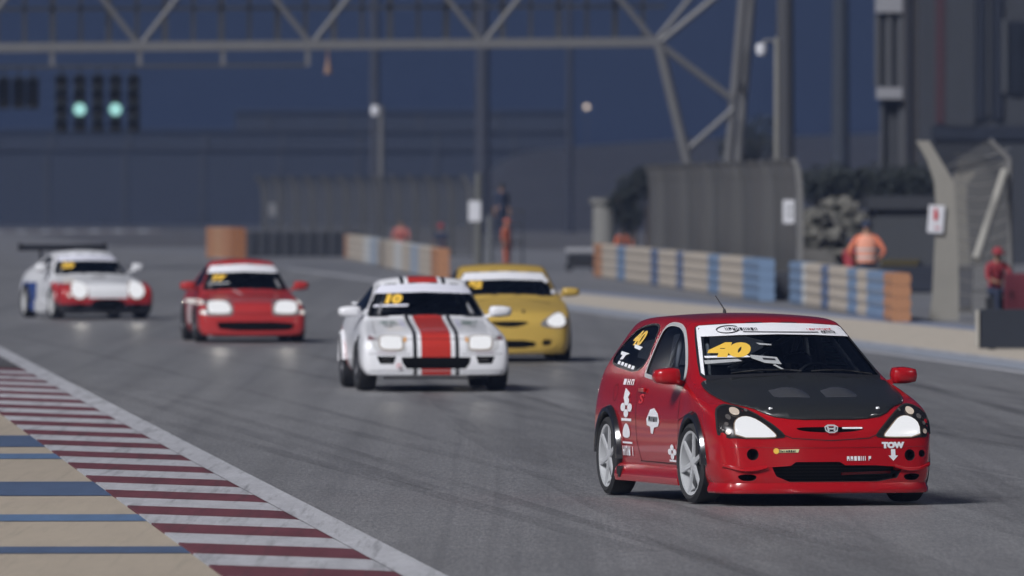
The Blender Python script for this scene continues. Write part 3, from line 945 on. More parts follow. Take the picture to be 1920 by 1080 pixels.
from mathutils import noise as mnoise
def rock(name, loc, s, mat, seed, label):
    bm = bmesh.new(); bmesh.ops.create_icosphere(bm, subdivisions=4, radius=1)
    off = Vector((seed * 3.1, seed * 1.7, seed * .9))
    for v in bm.verts:
        n = v.co.normalized()
        k = 1 + .45 * mnoise.noise(n * 1.3 + off) + .22 * mnoise.noise(n * 3.1 + off) + .10 * mnoise.noise(n * 7 + off)
        cell = mnoise.voronoi(n * 1.8 + off)[0][0]
        k += .25 * (cell - .4)
        v.co = Vector((n.x * s[0], n.y * s[1], n.z * s[2])) * k
        v.co.z = max(v.co.z, -s[2] * .5)
    me = bpy.data.meshes.new(name); bm.to_mesh(me); bm.free(); me.materials.append(mat)
    me.polygons.foreach_set('use_smooth', [True] * len(me.polygons)); me.set_sharp_from_angle(angle=R(28))
    o = link(bpy.data.objects.new(name, me)); o.location = Vector(loc) + Vector((0, 0, s[2] * .5))
    tag(o, label, 'rock', 'boulders behind the fence')
    return o
t_rk = NT('rock_pale')
co = t_rk.coord()
t_rk.base(t_rk.mix(t_rk.ramp(t_rk.noise(co, 3.5, 5, .7), [(.38, 0.0), (.62, 1.0)]), (.035, .035, .03), (.20, .19, .165))); t_rk.set(.9)
M_ROCK = t_rk.m
for k, (px, py, s) in enumerate(((1532, 415, .36), (1572, 392, .40), (1520, 452, .36), (1556, 452, .40), (1604, 418, .36), (1592, 462, .42))):
    Y = 268 + k * .9
    p = at(px, py, Y)
    rock('boulder', (p.x, Y, max(0, p.z - s * .5)), (s, s, s * .85), M_ROCK, 11 + k,
         ['pale boulder at upper left of the pile behind the fence gap', 'topmost pale boulder of the pile behind the fence gap', 'left lower boulder beside the tall grey fence', 'middle lower boulder of the pile behind the barrier', 'right upper boulder beside the grey hut', 'right lower boulder beside the marshal in orange'][k])
ridge('rock_bank', plain('bank_stone', (.09, .085, .078), .9, var=.5, scale=1.2), [(1495, 500), (1505, 395), (1560, 385), (1640, 402), (1660, 500)], 3, 272)

# ------------------------------------------------------------------ bushes and hedge
def foliage(name, centers, n, leaf, mat, label, cat, seed, stem=None, kind=None):
    rr = random.Random(seed)
    root = empty(name, (centers[0][0][0], centers[0][0][1], 0)); tag(root, label, cat, None, kind)
    mb = MB()
    for (c, rad) in centers:
        c = Vector(c) - root.location
        for _ in range(n):
            d = Vector((rr.gauss(0, 1), rr.gauss(0, 1), rr.gauss(0, 1))).normalized()
            p = c + Vector((d.x * rad[0], d.y * rad[1], d.z * rad[2])) * (rr.random() ** .4) * rr.uniform(.75, 1.12)
            if p.z < .02: p.z = abs(p.z)
            a = Vector((rr.gauss(0, 1), rr.gauss(0, 1), rr.gauss(0, 1))).normalized(); b = a.orthogonal().normalized()
            l = leaf * rr.uniform(.6, 1.4)
            mb.add([p - a * l, p + b * l * .4, p + a * l, p - b * l * .4], [(0, 1, 2, 3)])
    mb.build('crown', mat, root)
    if stem:
        sm = MB()
        for (c, rad) in centers:
            c = Vector(c) - root.location
            sm.cyl((c.x, c.y, 0), (c.x * .9, c.y, c.z), .07, .03, 8)
            for q in range(3):
                sm.cyl((c.x * .95, c.y, c.z * .7), (c.x + rr.uniform(-.6, .6) * rad[0], c.y + rr.uniform(-.4, .4), c.z + rr.uniform(0, .6) * rad[2]), .03, .012, 6)
        sm.build('trunk', plain('bark', (.07, .055, .045), .9), root, 40)
    return root
M_LEAF = plain('leaf_dark', (.022, .027, .024), .7, var=.4, scale=2)
M_LEAF2 = plain('leaf_olive', (.030, .036, .032), .7, var=.4, scale=2)
def ctr(px, py, Y, rx, rz): return ((at(px, 0, Y).x, Y, at(0, py, Y).z), (rx, rx * .8, rz))
foliage('bush', [ctr(1190, 352, 322, .55, .45), ctr(1165, 380, 322, .45, .45), ctr(1215, 330, 322, .45, .35), ctr(1180, 405, 322, .5, .5)], 900, .06, M_LEAF, 'dark leafy bush between the concrete column and the grey fence', 'bush', 4, True)
foliage('hedge', [ctr(1530 + 38 * k, 350 - (k % 2) * 8, 300, .75, .55) for k in range(6)], 900, .07, M_LEAF2, 'dark green hedge on the bank behind the marshal, below the tall pillar', 'hedge', 6, True)
foliage('bush', [ctr(1425, 262, 420, 1.3, 1.0), ctr(1385, 285, 420, .9, .7)], 800, .09, M_LEAF, 'dark far bush between gantry legs and camera pole', 'bush', 8, True)

# marshal platform
pf = empty('marshal_platform', gat(948, 335)); tag(pf, 'small steel marshal platform with rails behind the yellow car', 'platform')
MB().box((0, 0, .84), (1.1, .9, .06)).build('deck', M_PD, pf)
for x in (-.5, .5):
    for y in (-.4, .4):
        MB().cyl((x, y, 0), (x, y, .81), .03, n=8).build('leg', M_PD, pf)
        MB().cyl((x, y, .87), (x, y, 1.75), .022, n=8).build('rail_post', M_PD, pf)
for z in (1.35, 1.75):
    MB().path([(-.5, .4, z), (.5, .4, z)], .02).path([(-.5, -.4, z), (-.5, .4, z)], .02).path([(.5, -.4, z), (.5, .4, z)], .02).build('rail', M_PD, pf)

# ------------------------------------------------------------------ floodlight masts of the circuit (both sides, beyond the frame)
M_FLOOD = emit('floodlight_glow', (1.0, .98, .95), 700)
fm = None
for k, (x, y) in enumerate(((-16, 30), (-19, 78), (-22, 128), (17, 22), (20, 80), (22, 135))):
    if fm is None:
        fm = empty('floodlight_mast', (x, y, 0))
        MB().cyl((0, 0, 0), (0, 0, 11), .16, .09, 12).build('shaft', M_POLE, fm, 40)
        MB().box((0, 0, 11.0), (.25, 2.2, .12)).build('crossbar', M_POLE, fm)
        for q in (-.8, 0, .8):
            h = MB().box((0, q, 11.3), (.30, .46, .42)).build('lamp_head', M_DARK, fm, None, .02)
            MB().box((.165 , q, 11.25), (.02, .36, .30)).build('lamp_glass', M_FLOOD, h)
        cur = fm
    else:
        cur = copy_tree(fm); cur.location = (x, y, 0)
    cur.rotation_euler = (0, 0, math.atan2(100 - y, 0 - x) if y < 60 else (0 if x < 0 else math.pi))
    tag(cur, ('nearest', 'middle', 'farthest')[k % 3] + (' lit floodlight mast on the kerb side, beyond the left of the picture' if x < 0 else ' lit floodlight mast on the run-off side, beyond the right of the picture'), 'lamp mast', 'floodlight masts of the circuit')

# distant grandstand, a dark banded mass under the night sky
gs = empty('grandstand', gat(-120, 760)); tag(gs, 'long dark tiered grandstand far behind the gantry and the fence', 'grandstand')
def gsx(px): return at(px, 0, 760).x - gs.location.x
M_GS = plain('stand_dark', (.020, .026, .044), .9); M_GSL = plain('stand_ledge', (.032, .036, .048), .9)
for k, (px0, px1, yt, dy) in enumerate(((-120, 1085, 282, 0), (-120, 1078, 246, 8), (430, 1072, 208, 16))):
    zt = at(0, yt, 760).z; w = gsx(px1) - gsx(px0)
    MB().box((gsx(px0) + w / 2, dy + 4, zt / 2), (w, 8, zt)).build('tier', M_GS, gs)
    MB().box((gsx(px0) + w / 2, dy - .1, zt + .12), (w, .3, .10)).build('ledge', M_GSL, gs)
    for q in range(int(w / 5.2)):
        x = gsx(px0) + 2.2 + q * 5.2
        MB().box((x, dy - .05, zt / 2), (.30, .10, zt - .1)).build('column', M_GSL, gs)
# ------------------------------------------------------------------ car building kit
def chaikin(poly, n=2, closed=True):
    for _ in range(n):
        out = []
        m = len(poly)
        for i in range(m if closed else m - 1):
            a, b = poly[i], poly[(i + 1) % m]
            out.append((a[0] * .75 + b[0] * .25, a[1] * .75 + b[1] * .25))
            out.append((a[0] * .25 + b[0] * .75, a[1] * .25 + b[1] * .75))
        if not closed:
            out = [poly[0]] + out + [poly[-1]]
        poly = out
    return poly

def mirror2(poly):
    return [(-u, v) for u, v in reversed(poly)]

FRC = (-1, -.72, -.36, 0, .36, .72, 1)
def lattice(stations, crease=.0, corner=.0):
    nx, nj, nr = len(FRC), len(stations), 6
    vid, vs, fs = {}, [], []
    def vert(j, r, c):
        k = (j, r, c)
        if k not in vid:
            y, pc, crown, w, z, dy = stations[j]
            f = FRC[c]
            zz = z[r] + (crown * (1 - f * f) if r == nr - 1 else 0)
            vid[k] = len(vs)
            vs.append((f * w[r], y + dy[r] + pc * f * f, zz))
        return vid[k]
    for j in range(nj - 1):
        for r in range(nr - 1):
            for c in (0, nx - 1):
                fs.append((vert(j, r, c), vert(j + 1, r, c), vert(j + 1, r + 1, c), vert(j, r + 1, c)))
        for c in range(nx - 1):
            for r in (0, nr - 1):
                fs.append((vert(j, r, c), vert(j, r, c + 1), vert(j + 1, r, c + 1), vert(j + 1, r, c)))
    for j in (0, nj - 1):
        for r in range(nr - 1):
            for c in range(nx - 1):
                fs.append((vert(j, r, c), vert(j, r, c + 1), vert(j, r + 1, c + 1), vert(j, r + 1, c)))
    me = MB().add(vs, fs).mesh('body_cage', 180)
    # keep the lower edge of the body fairly crisp
    low = {i for (j, r, c), i in vid.items() if r == 0 and (c in (0, nx - 1) or j in (0, nj - 1))}
    crn = {i for (j, r, c), i in vid.items() if j == 0 and c in (0, nx - 1)}
    rail = {i for (j, r, c), i in vid.items() if r == 5 and c in (0, nx - 1)}
    belt = {i for (j, r, c), i in vid.items() if r == 4 and c in (0, nx - 1)}
    at_ = me.attributes.new('crease_edge', 'FLOAT', 'EDGE')
    for e in me.edges:
        a, b = e.vertices
        at_.data[e.index].value = crease if (a in low and b in low) else (corner if (a in crn and b in crn) else (.40 if (a in rail and b in rail) else (.30 if (a in belt and b in belt) else 0.0)))
    return me

def evaluated(o):
    dg = bpy.context.evaluated_depsgraph_get()
    dg.update()
    return bpy.data.meshes.new_from_object(o.evaluated_get(dg), depsgraph=dg)

def split_mesh(me, names, parent, smooth=32):
    # one object for each material of the mesh
    out = {}
    for k, mat in enumerate(me.materials):
        bm = bmesh.new(); bm.from_mesh(me)
        bmesh.ops.delete(bm, geom=[f for f in bm.faces if f.material_index != k], context='FACES')
        if not bm.faces:
            bm.free(); continue
        for f in bm.faces: f.material_index = 0
        m2 = bpy.data.meshes.new(names[k]); bm.to_mesh(m2); bm.free()
        m2.polygons.foreach_set('use_smooth', [True] * len(m2.polygons))
        m2.set_sharp_from_angle(angle=R(smooth))
        m2.materials.append(mat)
        out[names[k]] = link(bpy.data.objects.new(names[k], m2), parent)
    return out

class Car:
    def __init__(self, name, stations, lvl, loc, yaw, paint, dark, label, cat, group=None, crease=.6, corner=.0):
        self.root = empty(name, loc, yaw)
        tag(self.root, label, cat, group)
        self.paint, self.dark = paint, dark
        me = lattice(stations, crease, corner)
        me.materials.append(paint)
        self.tmp = link(bpy.data.objects.new('body_cage', me))
        ss = self.tmp.modifiers.new('s', 'SUBSURF'); ss.levels = lvl; ss.render_levels = lvl
        base = evaluated(self.tmp)
        self.bvh = BVHTree.FromPolygons([v.co.copy() for v in base.vertices], [tuple(p.vertices) for p in base.polygons])
        self.cutters = []     # (part name, material, [MB ...])
    def hit(self, view, u, v):
        if view == 'front': o, d = Vector((u, -4, v)), Vector((0, 1, 0))
        elif view == 'rear': o, d = Vector((u, 8, v)), Vector((0, -1, 0))
        elif view == 'top': o, d = Vector((u, v, 4)), Vector((0, 0, -1))
        elif view == 'right': o, d = Vector((-3, u, v)), Vector((1, 0, 0))     # image-left flank
        else: o, d = Vector((3, u, v)), Vector((-1, 0, 0))
        p, n, i, t = self.bvh.ray_cast(o, d)
        if n is not None and n.dot(d) > 0: n = -n
        return p, n
    def patch(self, name, poly, view, mat, parent=None, off=.004, step=.04, thick=0.0, smooth=True, holes=None):
        pts = [Vector(p) for p in poly]
        us = [p.x for p in pts]; vv = [p.y for p in pts]
        # outline refined
        ol = []
        for i in range(len(pts)):
            a, b = pts[i], pts[(i + 1) % len(pts)]
            k = max(1, int((b - a).length / step))
            ol += [a.lerp(b, q / k) for q in range(k)]
        n0 = len(ol)
        edges = [(i, (i + 1) % n0) for i in range(n0)]
        allp = list(ol)
        def inside(x, y):
            c = False
            for i in range(n0):
                a, b = ol[i], ol[(i + 1) % n0]
                if (a.y > y) != (b.y > y) and x < (b.x - a.x) * (y - a.y) / (b.y - a.y) + a.x: c = not c
            return c
        x = min(us) + step / 2
        while x < max(us):
            y = min(vv) + step / 2
            while y < max(vv):
                if inside(x, y): allp.append(Vector((x, y)))
                y += step
            x += step
        vo, eo, fo, *_ = delaunay_2d_cdt(allp, edges, [list(range(n0))], 1, 1e-5)
        vs, ok = [], []
        for p in vo:
            q, nn = self.hit(view, p.x, p.y)
            if q is None:
                ok.append(False); vs.append(Vector((0, 0, 0)))
            else:
                ok.append(True); vs.append(q + nn * off)
        fs = [tuple(f) for f in fo if all(ok[i] for i in f)]
        mb = MB(); mb.add(vs, fs)
        if not fs: return None
        o = mb.build(name, mat, self.root if parent is None else parent, 50)
        # orient outward
        me = o.data
        c = Vector((0, 1.2, .6))
        s = sum(1 if p.normal.dot(p.center - c) > 0 else -1 for p in me.polygons)
        if s < 0: me.flip_normals()
        if thick:
            so = o.modifiers.new('thick', 'SOLIDIFY'); so.thickness = thick; so.offset = 1
        return o
    def ring(self, name, poly, view, mat, width, parent=None, off=.003, closed=True):
        # band along a closed or open outline, lying on the body
        mb = MB(); n = len(poly); L = []
        for i in range(n):
            a = Vector(poly[(i - 1) % n] if closed or i > 0 else poly[i]); b = Vector(poly[(i + 1) % n] if closed or i < n - 1 else poly[i])
            t = (b - a).normalized(); nn = Vector((-t.y, t.x))
            p = Vector(poly[i])
            for s in (-.5, .5):
                q, no = self.hit(view, *(p + nn * width * s))
                L.append(None if q is None else q + no * off)
        vs = [x if x is not None else Vector((0, 0, 0)) for x in L]
        fs = []
        for i in range(n if closed else n - 1):
            j = (i + 1) % n
            ids = (2 * i, 2 * i + 1, 2 * j + 1, 2 * j)
            if all(L[k] is not None for k in ids): fs.append(ids)
        mb.add(vs, fs)
        return mb.build(name, mat, self.root if parent is None else parent, 60)
    def line(self, name, pts, view, mat, width=.008, off=.0025, step=.05, parent=None):
        out = []
        for a, b in zip(pts[:-1], pts[1:]):
            a, b = Vector(a), Vector(b)
            k = max(1, int((b - a).length / step))
            out += [tuple(a.lerp(b, q / k)) for q in range(k)]
        out.append(pts[-1])
        return self.ring(name, out, view, mat, width, parent, off, False)
    def text(self, name, s, view, u, v, size, mat, parent=None, off=.006, shear=0.0, sx=1.0, bold=.0, rot=0.0):
        cu = bpy.data.curves.new('lettering', 'FONT')
        cu.body = s; cu.size = size; cu.shear = shear; cu.offset = bold; cu.align_x = 'CENTER'; cu.align_y = 'CENTER'
        cu.resolution_u = 4
        t = link(bpy.data.objects.new('lettering', cu))
        me = evaluated(t)
        bpy.data.objects.remove(t)
        bm = bmesh.new(); bm.from_mesh(me)
        bmesh.ops.triangulate(bm, faces=bm.faces[:])
        for _ in range(1):
            bmesh.ops.subdivide_edges(bm, edges=[e for e in bm.edges if e.calc_length() > .05], cuts=1)
        bmesh.ops.triangulate(bm, faces=bm.faces[:])
        vs = []
        cr, sr = math.cos(rot), math.sin(rot)
        for w in bm.verts:
            x, y = w.co.x * sx, w.co.y
            x, y = x * cr - y * sr, x * sr + y * cr
            uu = u - x if view == 'right' else u + x
            q, no = self.hit(view, uu, v + y)
            if q is None: q, no = Vector((0, 1, .5)), Vector((0, 0, 1))
            vs.append(q + no * off)
        bm.verts.index_update()
        fs = [tuple(x.index for x in f.verts) for f in bm.faces]
        bm.free()
        mb = MB(); mb.add(vs, fs)
        return mb.build(name, mat, self.root if parent is None else parent)
    def cut(self, part, mat, mb):
        self.cutters.append((part, mat, mb))
    def cut_front(self, part, poly, y0, y1, mat=None):
        mb = MB().prism(poly, lambda u, v, d: (u, d, v), y0, y1)
        self.cut(part, mat or self.dark, mb)
    def finish(self, body_name='body'):
        names, mats = [body_name], [self.paint]
        tmps = []
        for part, mat, mb in self.cutters:
            me = mb.mesh('cutter')
            bm = bmesh.new(); bm.from_mesh(me)
            bmesh.ops.triangulate(bm, faces=bm.faces[:]); bmesh.ops.recalc_face_normals(bm, faces=bm.faces[:])
            bm.to_mesh(me); bm.free()
            me.materials.append(mat)
            c = link(bpy.data.objects.new('cutter', me)); tmps.append(c)
            b = self.tmp.modifiers.new('b', 'BOOLEAN')
            b.operation = 'DIFFERENCE'; b.solver = 'EXACT'; b.object = c
            b.material_mode = 'TRANSFER'
            if mat not in mats:
                mats.append(mat); names.append(part)
        me = evaluated(self.tmp)
        nm = []
        for m in me.materials:
            nm.append(names[mats.index(m)] if m in mats else 'trim')
        out = split_mesh(me, nm, self.root)
        for c in tmps: bpy.data.objects.remove(c)
        bpy.data.objects.remove(self.tmp)
        return out

def smoothpoly(pts, n=2): return chaikin(pts, n)

def circle2(cx, cy, r, n=20, ry=None):
    ry = ry or r
    return [(cx + r * math.cos(2 * math.pi * i / n), cy + ry * math.sin(2 * math.pi * i / n)) for i in range(n)]

def wheel_meshes(r, w, rr, spokes):
    # outer face towards +x
    h = w / 2
    ty = MB().lathe([(-h * .86, rr), (-h * .98, rr + .025), (-h, r - .035), (-h * .8, r - .006), (-h * .3, r), (h * .3, r), (h * .8, r - .006), (h, r - .035), (h * .98, rr + .025), (h * .86, rr)], 'x', n=48)
    rim = MB().lathe([(-h * .8, rr - .004), (-h * .8, rr - .016), (h * .1, rr - .03), (h * .66, rr - .02), (h * .82, rr - .016), (h * .88, rr + .006), (h * .82, rr - .002)], 'x', n=48)
    for k in range(spokes):
        a = 2 * math.pi * k / spokes + .3
        e = Vector((0, math.cos(a), math.sin(a))); t = Vector((0, -math.sin(a), math.cos(a)))
        X = Vector((1, 0, 0))
        ri, ro = .035, rr - .012
        wi, wo = .020, .014
        vs = []
        for rad, ww, xx, th in ((ri, wi, h * .74, .016), (ro, wo, h * .84, .014)):
            for s in (-1, 1):
                vs.append(e * rad + t * ww * s + X * xx); vs.append(e * rad + t * ww * s * 1.15 + X * (xx - th))
        # order: i(-)f, i(-)b, i(+)f, i(+)b, o...
        rim.add(vs, [(0, 2, 6, 4), (1, 5, 7, 3), (0, 4, 5, 1), (2, 3, 7, 6), (4, 6, 7, 5), (0, 1, 3, 2)])
    rim.lathe([(h * .6, .001), (h * .6, .055), (h * .74, .050), (h * .78, .03), (h * .80, .001)], 'x', n=20)
    disc = MB().lathe([(h * .05, .02), (h * .05, rr - .034), (h * .2, rr - .034), (h * .2, .02)], 'x', n=32)  # brake disc enlarged and blackened to paint the shaded gaps between spokes
    return ty, rim, disc

def add_wheels(car, pos, r, w, rr, spokes, steer, m_ty, m_rim, m_disc):
    ty, rim, disc = wheel_meshes(r, w, rr, spokes)
    mt, mr, md = ty.mesh('tyre', 40), rim.mesh('rim', 40), disc.mesh('brake_disc_backing', 40)
    mt.materials.append(m_ty); mr.materials.append(m_rim); md.materials.append(m_disc)
    for (x, y, st) in pos:
        e = empty('wheel', (x, y, r), 0, car.root)
        e.rotation_euler = (0, 0, (math.pi if x < 0 else 0) + (steer if st else 0))
        for nm, me in (('tyre', mt), ('rim', mr), ('brake_disc_backing', md)):
            link(bpy.data.objects.new(nm, me), e)

def mirror_part(car, s, x, y, z, mat, m_glass, size=(.20, .13, .12), stalk=.10):
    # door mirror with a rounded shell; s = side
    mb = MB()
    bm = bmesh.new()
    bmesh.ops.create_cube(bm, size=1)
    bmesh.ops.subdivide_edges(bm, edges=bm.edges[:], cuts=3, use_grid_fill=True)
    for v in bm.verts:
        n = v.co.normalized() * .62
        v.co = v.co.lerp(n, .55)
        v.co.z *= 1 - .18 * (v.co.x * s + .5)
        v.co.y += .35 * abs(v.co.x) * abs(v.co.x) * .3 + (.22 * (v.co.x * s))*.5
    vs = [(x + v.co.x * size[0], y + v.co.y * size[1], z + v.co.z * size[2]) for v in bm.verts]
    bm.verts.index_update()
    mb.add(vs, [tuple(w.index for w in f.verts) for f in bm.faces]); bm.free()
    mb.bar((x - s * size[0] * .35, y, z - size[2] * .3), (x - s * (size[0] * .4 + stalk), y + .02, z - size[2] * .45), .05, .04)
    o = mb.build('mirror', mat, car.root, 60)
    g = MB().box((x, y + size[1] * .52, z), (size[0] * .7, .006, size[2] * .65))
    g.build('mirror_glass', m_glass, o)
    return o

def headlamp_light(car, x, y, z, power, blend=.9, tilt=1.0):
    ld = bpy.data.lights.new('headlamp_light', 'SPOT')
    ld.energy = power; ld.spot_size = R(15); ld.spot_blend = blend; ld.shadow_soft_size = .05
    ld.color = (1, .93, .82)
    o = bpy.data.objects.new('headlamp_light', ld)
    link(o, car.root)
    o.location = (x, y, z); o.rotation_euler = (R(90 + tilt), 0, R(180) - car.root.rotation_euler.z * .9)
    return o

def cavity(side, wlow, whigh, zlow, zhigh):
    # closed cabin volume from a side profile (y, z), narrower towards the roof
    def hw(z):
        k = max(0, min(1, (z - zlow) / (zhigh - zlow)))
        return wlow + (whigh - wlow) * k
    n = len(side)
    vs = [(-hw(z), y, z) for y, z in side] + [(hw(z), y, z) for y, z in side]
    fs = [(i, (i + 1) % n, n + (i + 1) % n, n + i) for i in range(n)]
    t = [(0, i, i + 1) for i in range(1, n - 1)]
    fs += t + [(n, n + b, n + a) for _, a, b in t]
    return MB().add(vs, fs)

def flare(car, s, y, r, z, x0, x1, mat, a0=-8, a1=188, thick=.035):
    prof = [(s * x0, r), (s * (x1 - .012), r), (s * x1, r + .010), (s * (x1 - .004), r + thick * .8), (s * (x1 - .05), r + thick * 1.35), (s * x0, r + thick * 1.6)]
    return MB().lathe(prof, 'x', (0, y, z), 36, R(a0), R(a1)).build('fender_flare', mat, car.root, 40)

def carpaint(name, c, rough=.30, coat=.4):
    t = NT(name)
    co = t.coord()
    d = t.noise(co, 2.2, 5, .6)
    dirt = t.ramp(t.noise(co, 9, 5, .7), [(.55, 0.0), (.85, .30)])
    col = t.mix(d, tuple(x * .93 for x in c), tuple(min(1, x * 1.05) for x in c))
    z = t.sep(co)[2]
    low = t.math('MULTIPLY', t.ramp(z, [(.12, 1.0), (.45, 0.0)]), dirt)
    col = t.mix(low, col, (.10, .09, .085))
    t.base(col); t.set(rough, 0, coat, .25)
    return t
# ------------------------------------------------------------------ red hatchback, the leading car
def civic_stations():
    Z0 = (0,) * 6
    return [
        (-.83, .12, .00, (.73, .765, .785, .79, .755, .68), (.120, .19, .37, .53, .60, .645), (.0, -.03, 0, .015, .045, .095)),
        (-.74, .16, .02, (.79, .83, .845, .855, .835, .745), (.120, .20, .39, .56, .665, .70), (0, -.02, 0, 0, .02, .05)),
        (-.50, .16, .03, (.81, .865, .875, .88, .855, .76), (.125, .21, .41, .60, .735, .755), Z0),
        (-.24, .14, .04, (.81, .865, .875, .88, .855, .765), (.14, .22, .43, .64, .79, .812), Z0),
        (-.04, .22, .035, (.81, .86, .872, .876, .85, .76), (.14, .22, .45, .67, .845, .868), Z0),
        (.03, .25, .035, (.81, .855, .868, .872, .835, .745), (.15, .22, .46, .69, .865, .912), Z0),
        (.10, .26, .035, (.81, .855, .868, .87, .83, .725), (.15, .22, .46, .69, .865, .945), Z0),
        (.93, .12, .045, (.81, .855, .868, .868, .825, .600), (.15, .22, .47, .70, .885, 1.335), Z0),
        (1.12, .06, .04, (.81, .855, .868, .868, .825, .600), (.15, .22, .47, .70, .89, 1.372), Z0),
        (1.60, 0, .035, (.81, .855, .868, .868, .825, .602), (.15, .22, .47, .71, .915, 1.392), Z0),
        (2.30, 0, .035, (.81, .855, .868, .872, .825, .600), (.15, .22, .47, .73, .95, 1.388), Z0),
        (2.80, 0, .035, (.81, .855, .868, .870, .815, .575), (.17, .24, .48, .74, .98, 1.358), Z0),
        (2.98, 0, .03, (.80, .845, .86, .862, .80, .560), (.18, .26, .48, .74, .985, 1.325), Z0),
        (3.05, 0, .02, (.80, .84, .855, .855, .79, .585), (.19, .27, .48, .74, .97, 1.22), Z0),
        (3.22, -.03, .02, (.78, .82, .84, .83, .76, .66), (.20, .28, .48, .70, .88, .98), Z0),
        (3.34, -.08, .0, (.70, .75, .78, .77, .72, .64), (.22, .30, .46, .62, .76, .82), Z0),
    ]

def driver(parent_car, x, y, z, suit, helm_mat, label):
    # seated driver, visible behind the windscreen
    o = sit_person(suit, helm_mat)
    tag(o, label, 'person')
    M = Matrix.Translation(parent_car.root.location) @ Matrix.Rotation(parent_car.root.rotation_euler.z, 4, 'Z')
    o.location = M @ Vector((x, y, z))
    o.rotation_euler = (0, 0, parent_car.root.rotation_euler.z)
    return o

def seat(car, x, y, mat):
    mb = MB()
    mb.prism(chaikin([(y - .30, .22), (y + .18, .20), (y + .30, .30), (y + .48, .98), (y + .36, 1.02), (y + .14, .40), (y - .30, .36)], 2), lambda u, v, d: (x + d, u, v), -.22, .22)
    for s in (-1, 1):
        mb.prism(chaikin([(y - .26, .30), (y + .24, .28), (y + .42, .92), (y + .24, .90), (y + .06, .50), (y - .26, .46)], 2), lambda u, v, d: (x + s * d, u, v), .225, .275)
    return mb.build('seat', mat, car.root, 50)

def cage(car, yf, yb, zr, wr, zb, mat, lean=.0):
    mb = MB()
    for s in (-1, 1):
        mb.path([(s * (wr + .10), yf - .42, zb), (s * (wr - .02), yf + .12, zr - .03), (s * (wr - .02), yb, zr), (s * (wr + .10), yb + .06, zb - .3)], .022)
        mb.path([(s * (wr - .04), yb, zr), (s * .5, yb + .7, zb - .1)], .022)
    mb.path([(-(wr - .02), yb, zr), (wr - .02, yb, zr)], .022)
    mb.path([(-(wr - .02), yf + .12, zr - .03), (wr - .02, yf + .12, zr - .03)], .02)
    mb.path([(wr - .02, yb, zr), (-(wr + .06), yb + .05, zb - .2)], .022)
    mb.path([(-(wr - .02), yb, zb + .02), (wr, yb + .03, zb + .02)], .02)
    return mb.build('roll_cage', mat, car.root, 60)

def dashboard(car, y0, y1, z0, z1, w, mat):
    mb = MB().prism(chaikin([(y0, z0), (y0, z1 - .03), (y1 - .08, z1), (y1, z1 - .06), (y1 - .02, z0)], 1), lambda u, v, d: (d, u, v), -w, w)
    o = mb.build('dashboard', mat, car.root, 40)
    st = MB()
    st.lathe([( -.012, .175), (0, .187), (.012, .175), (0, .163)], 'y', (.34, y1 + .12, z1 - .03), 24)
    st.bar((.34 - .17, y1 + .12, z1 - .03), (.34 + .17, y1 + .12, z1 - .03), .03, .02)
    st.cyl((.34, y1 - .05, z1 - .08), (.34, y1 + .12, z1 - .03), .03)
    st.build('steering_wheel', M_DARK, car.root, 50)
    return o

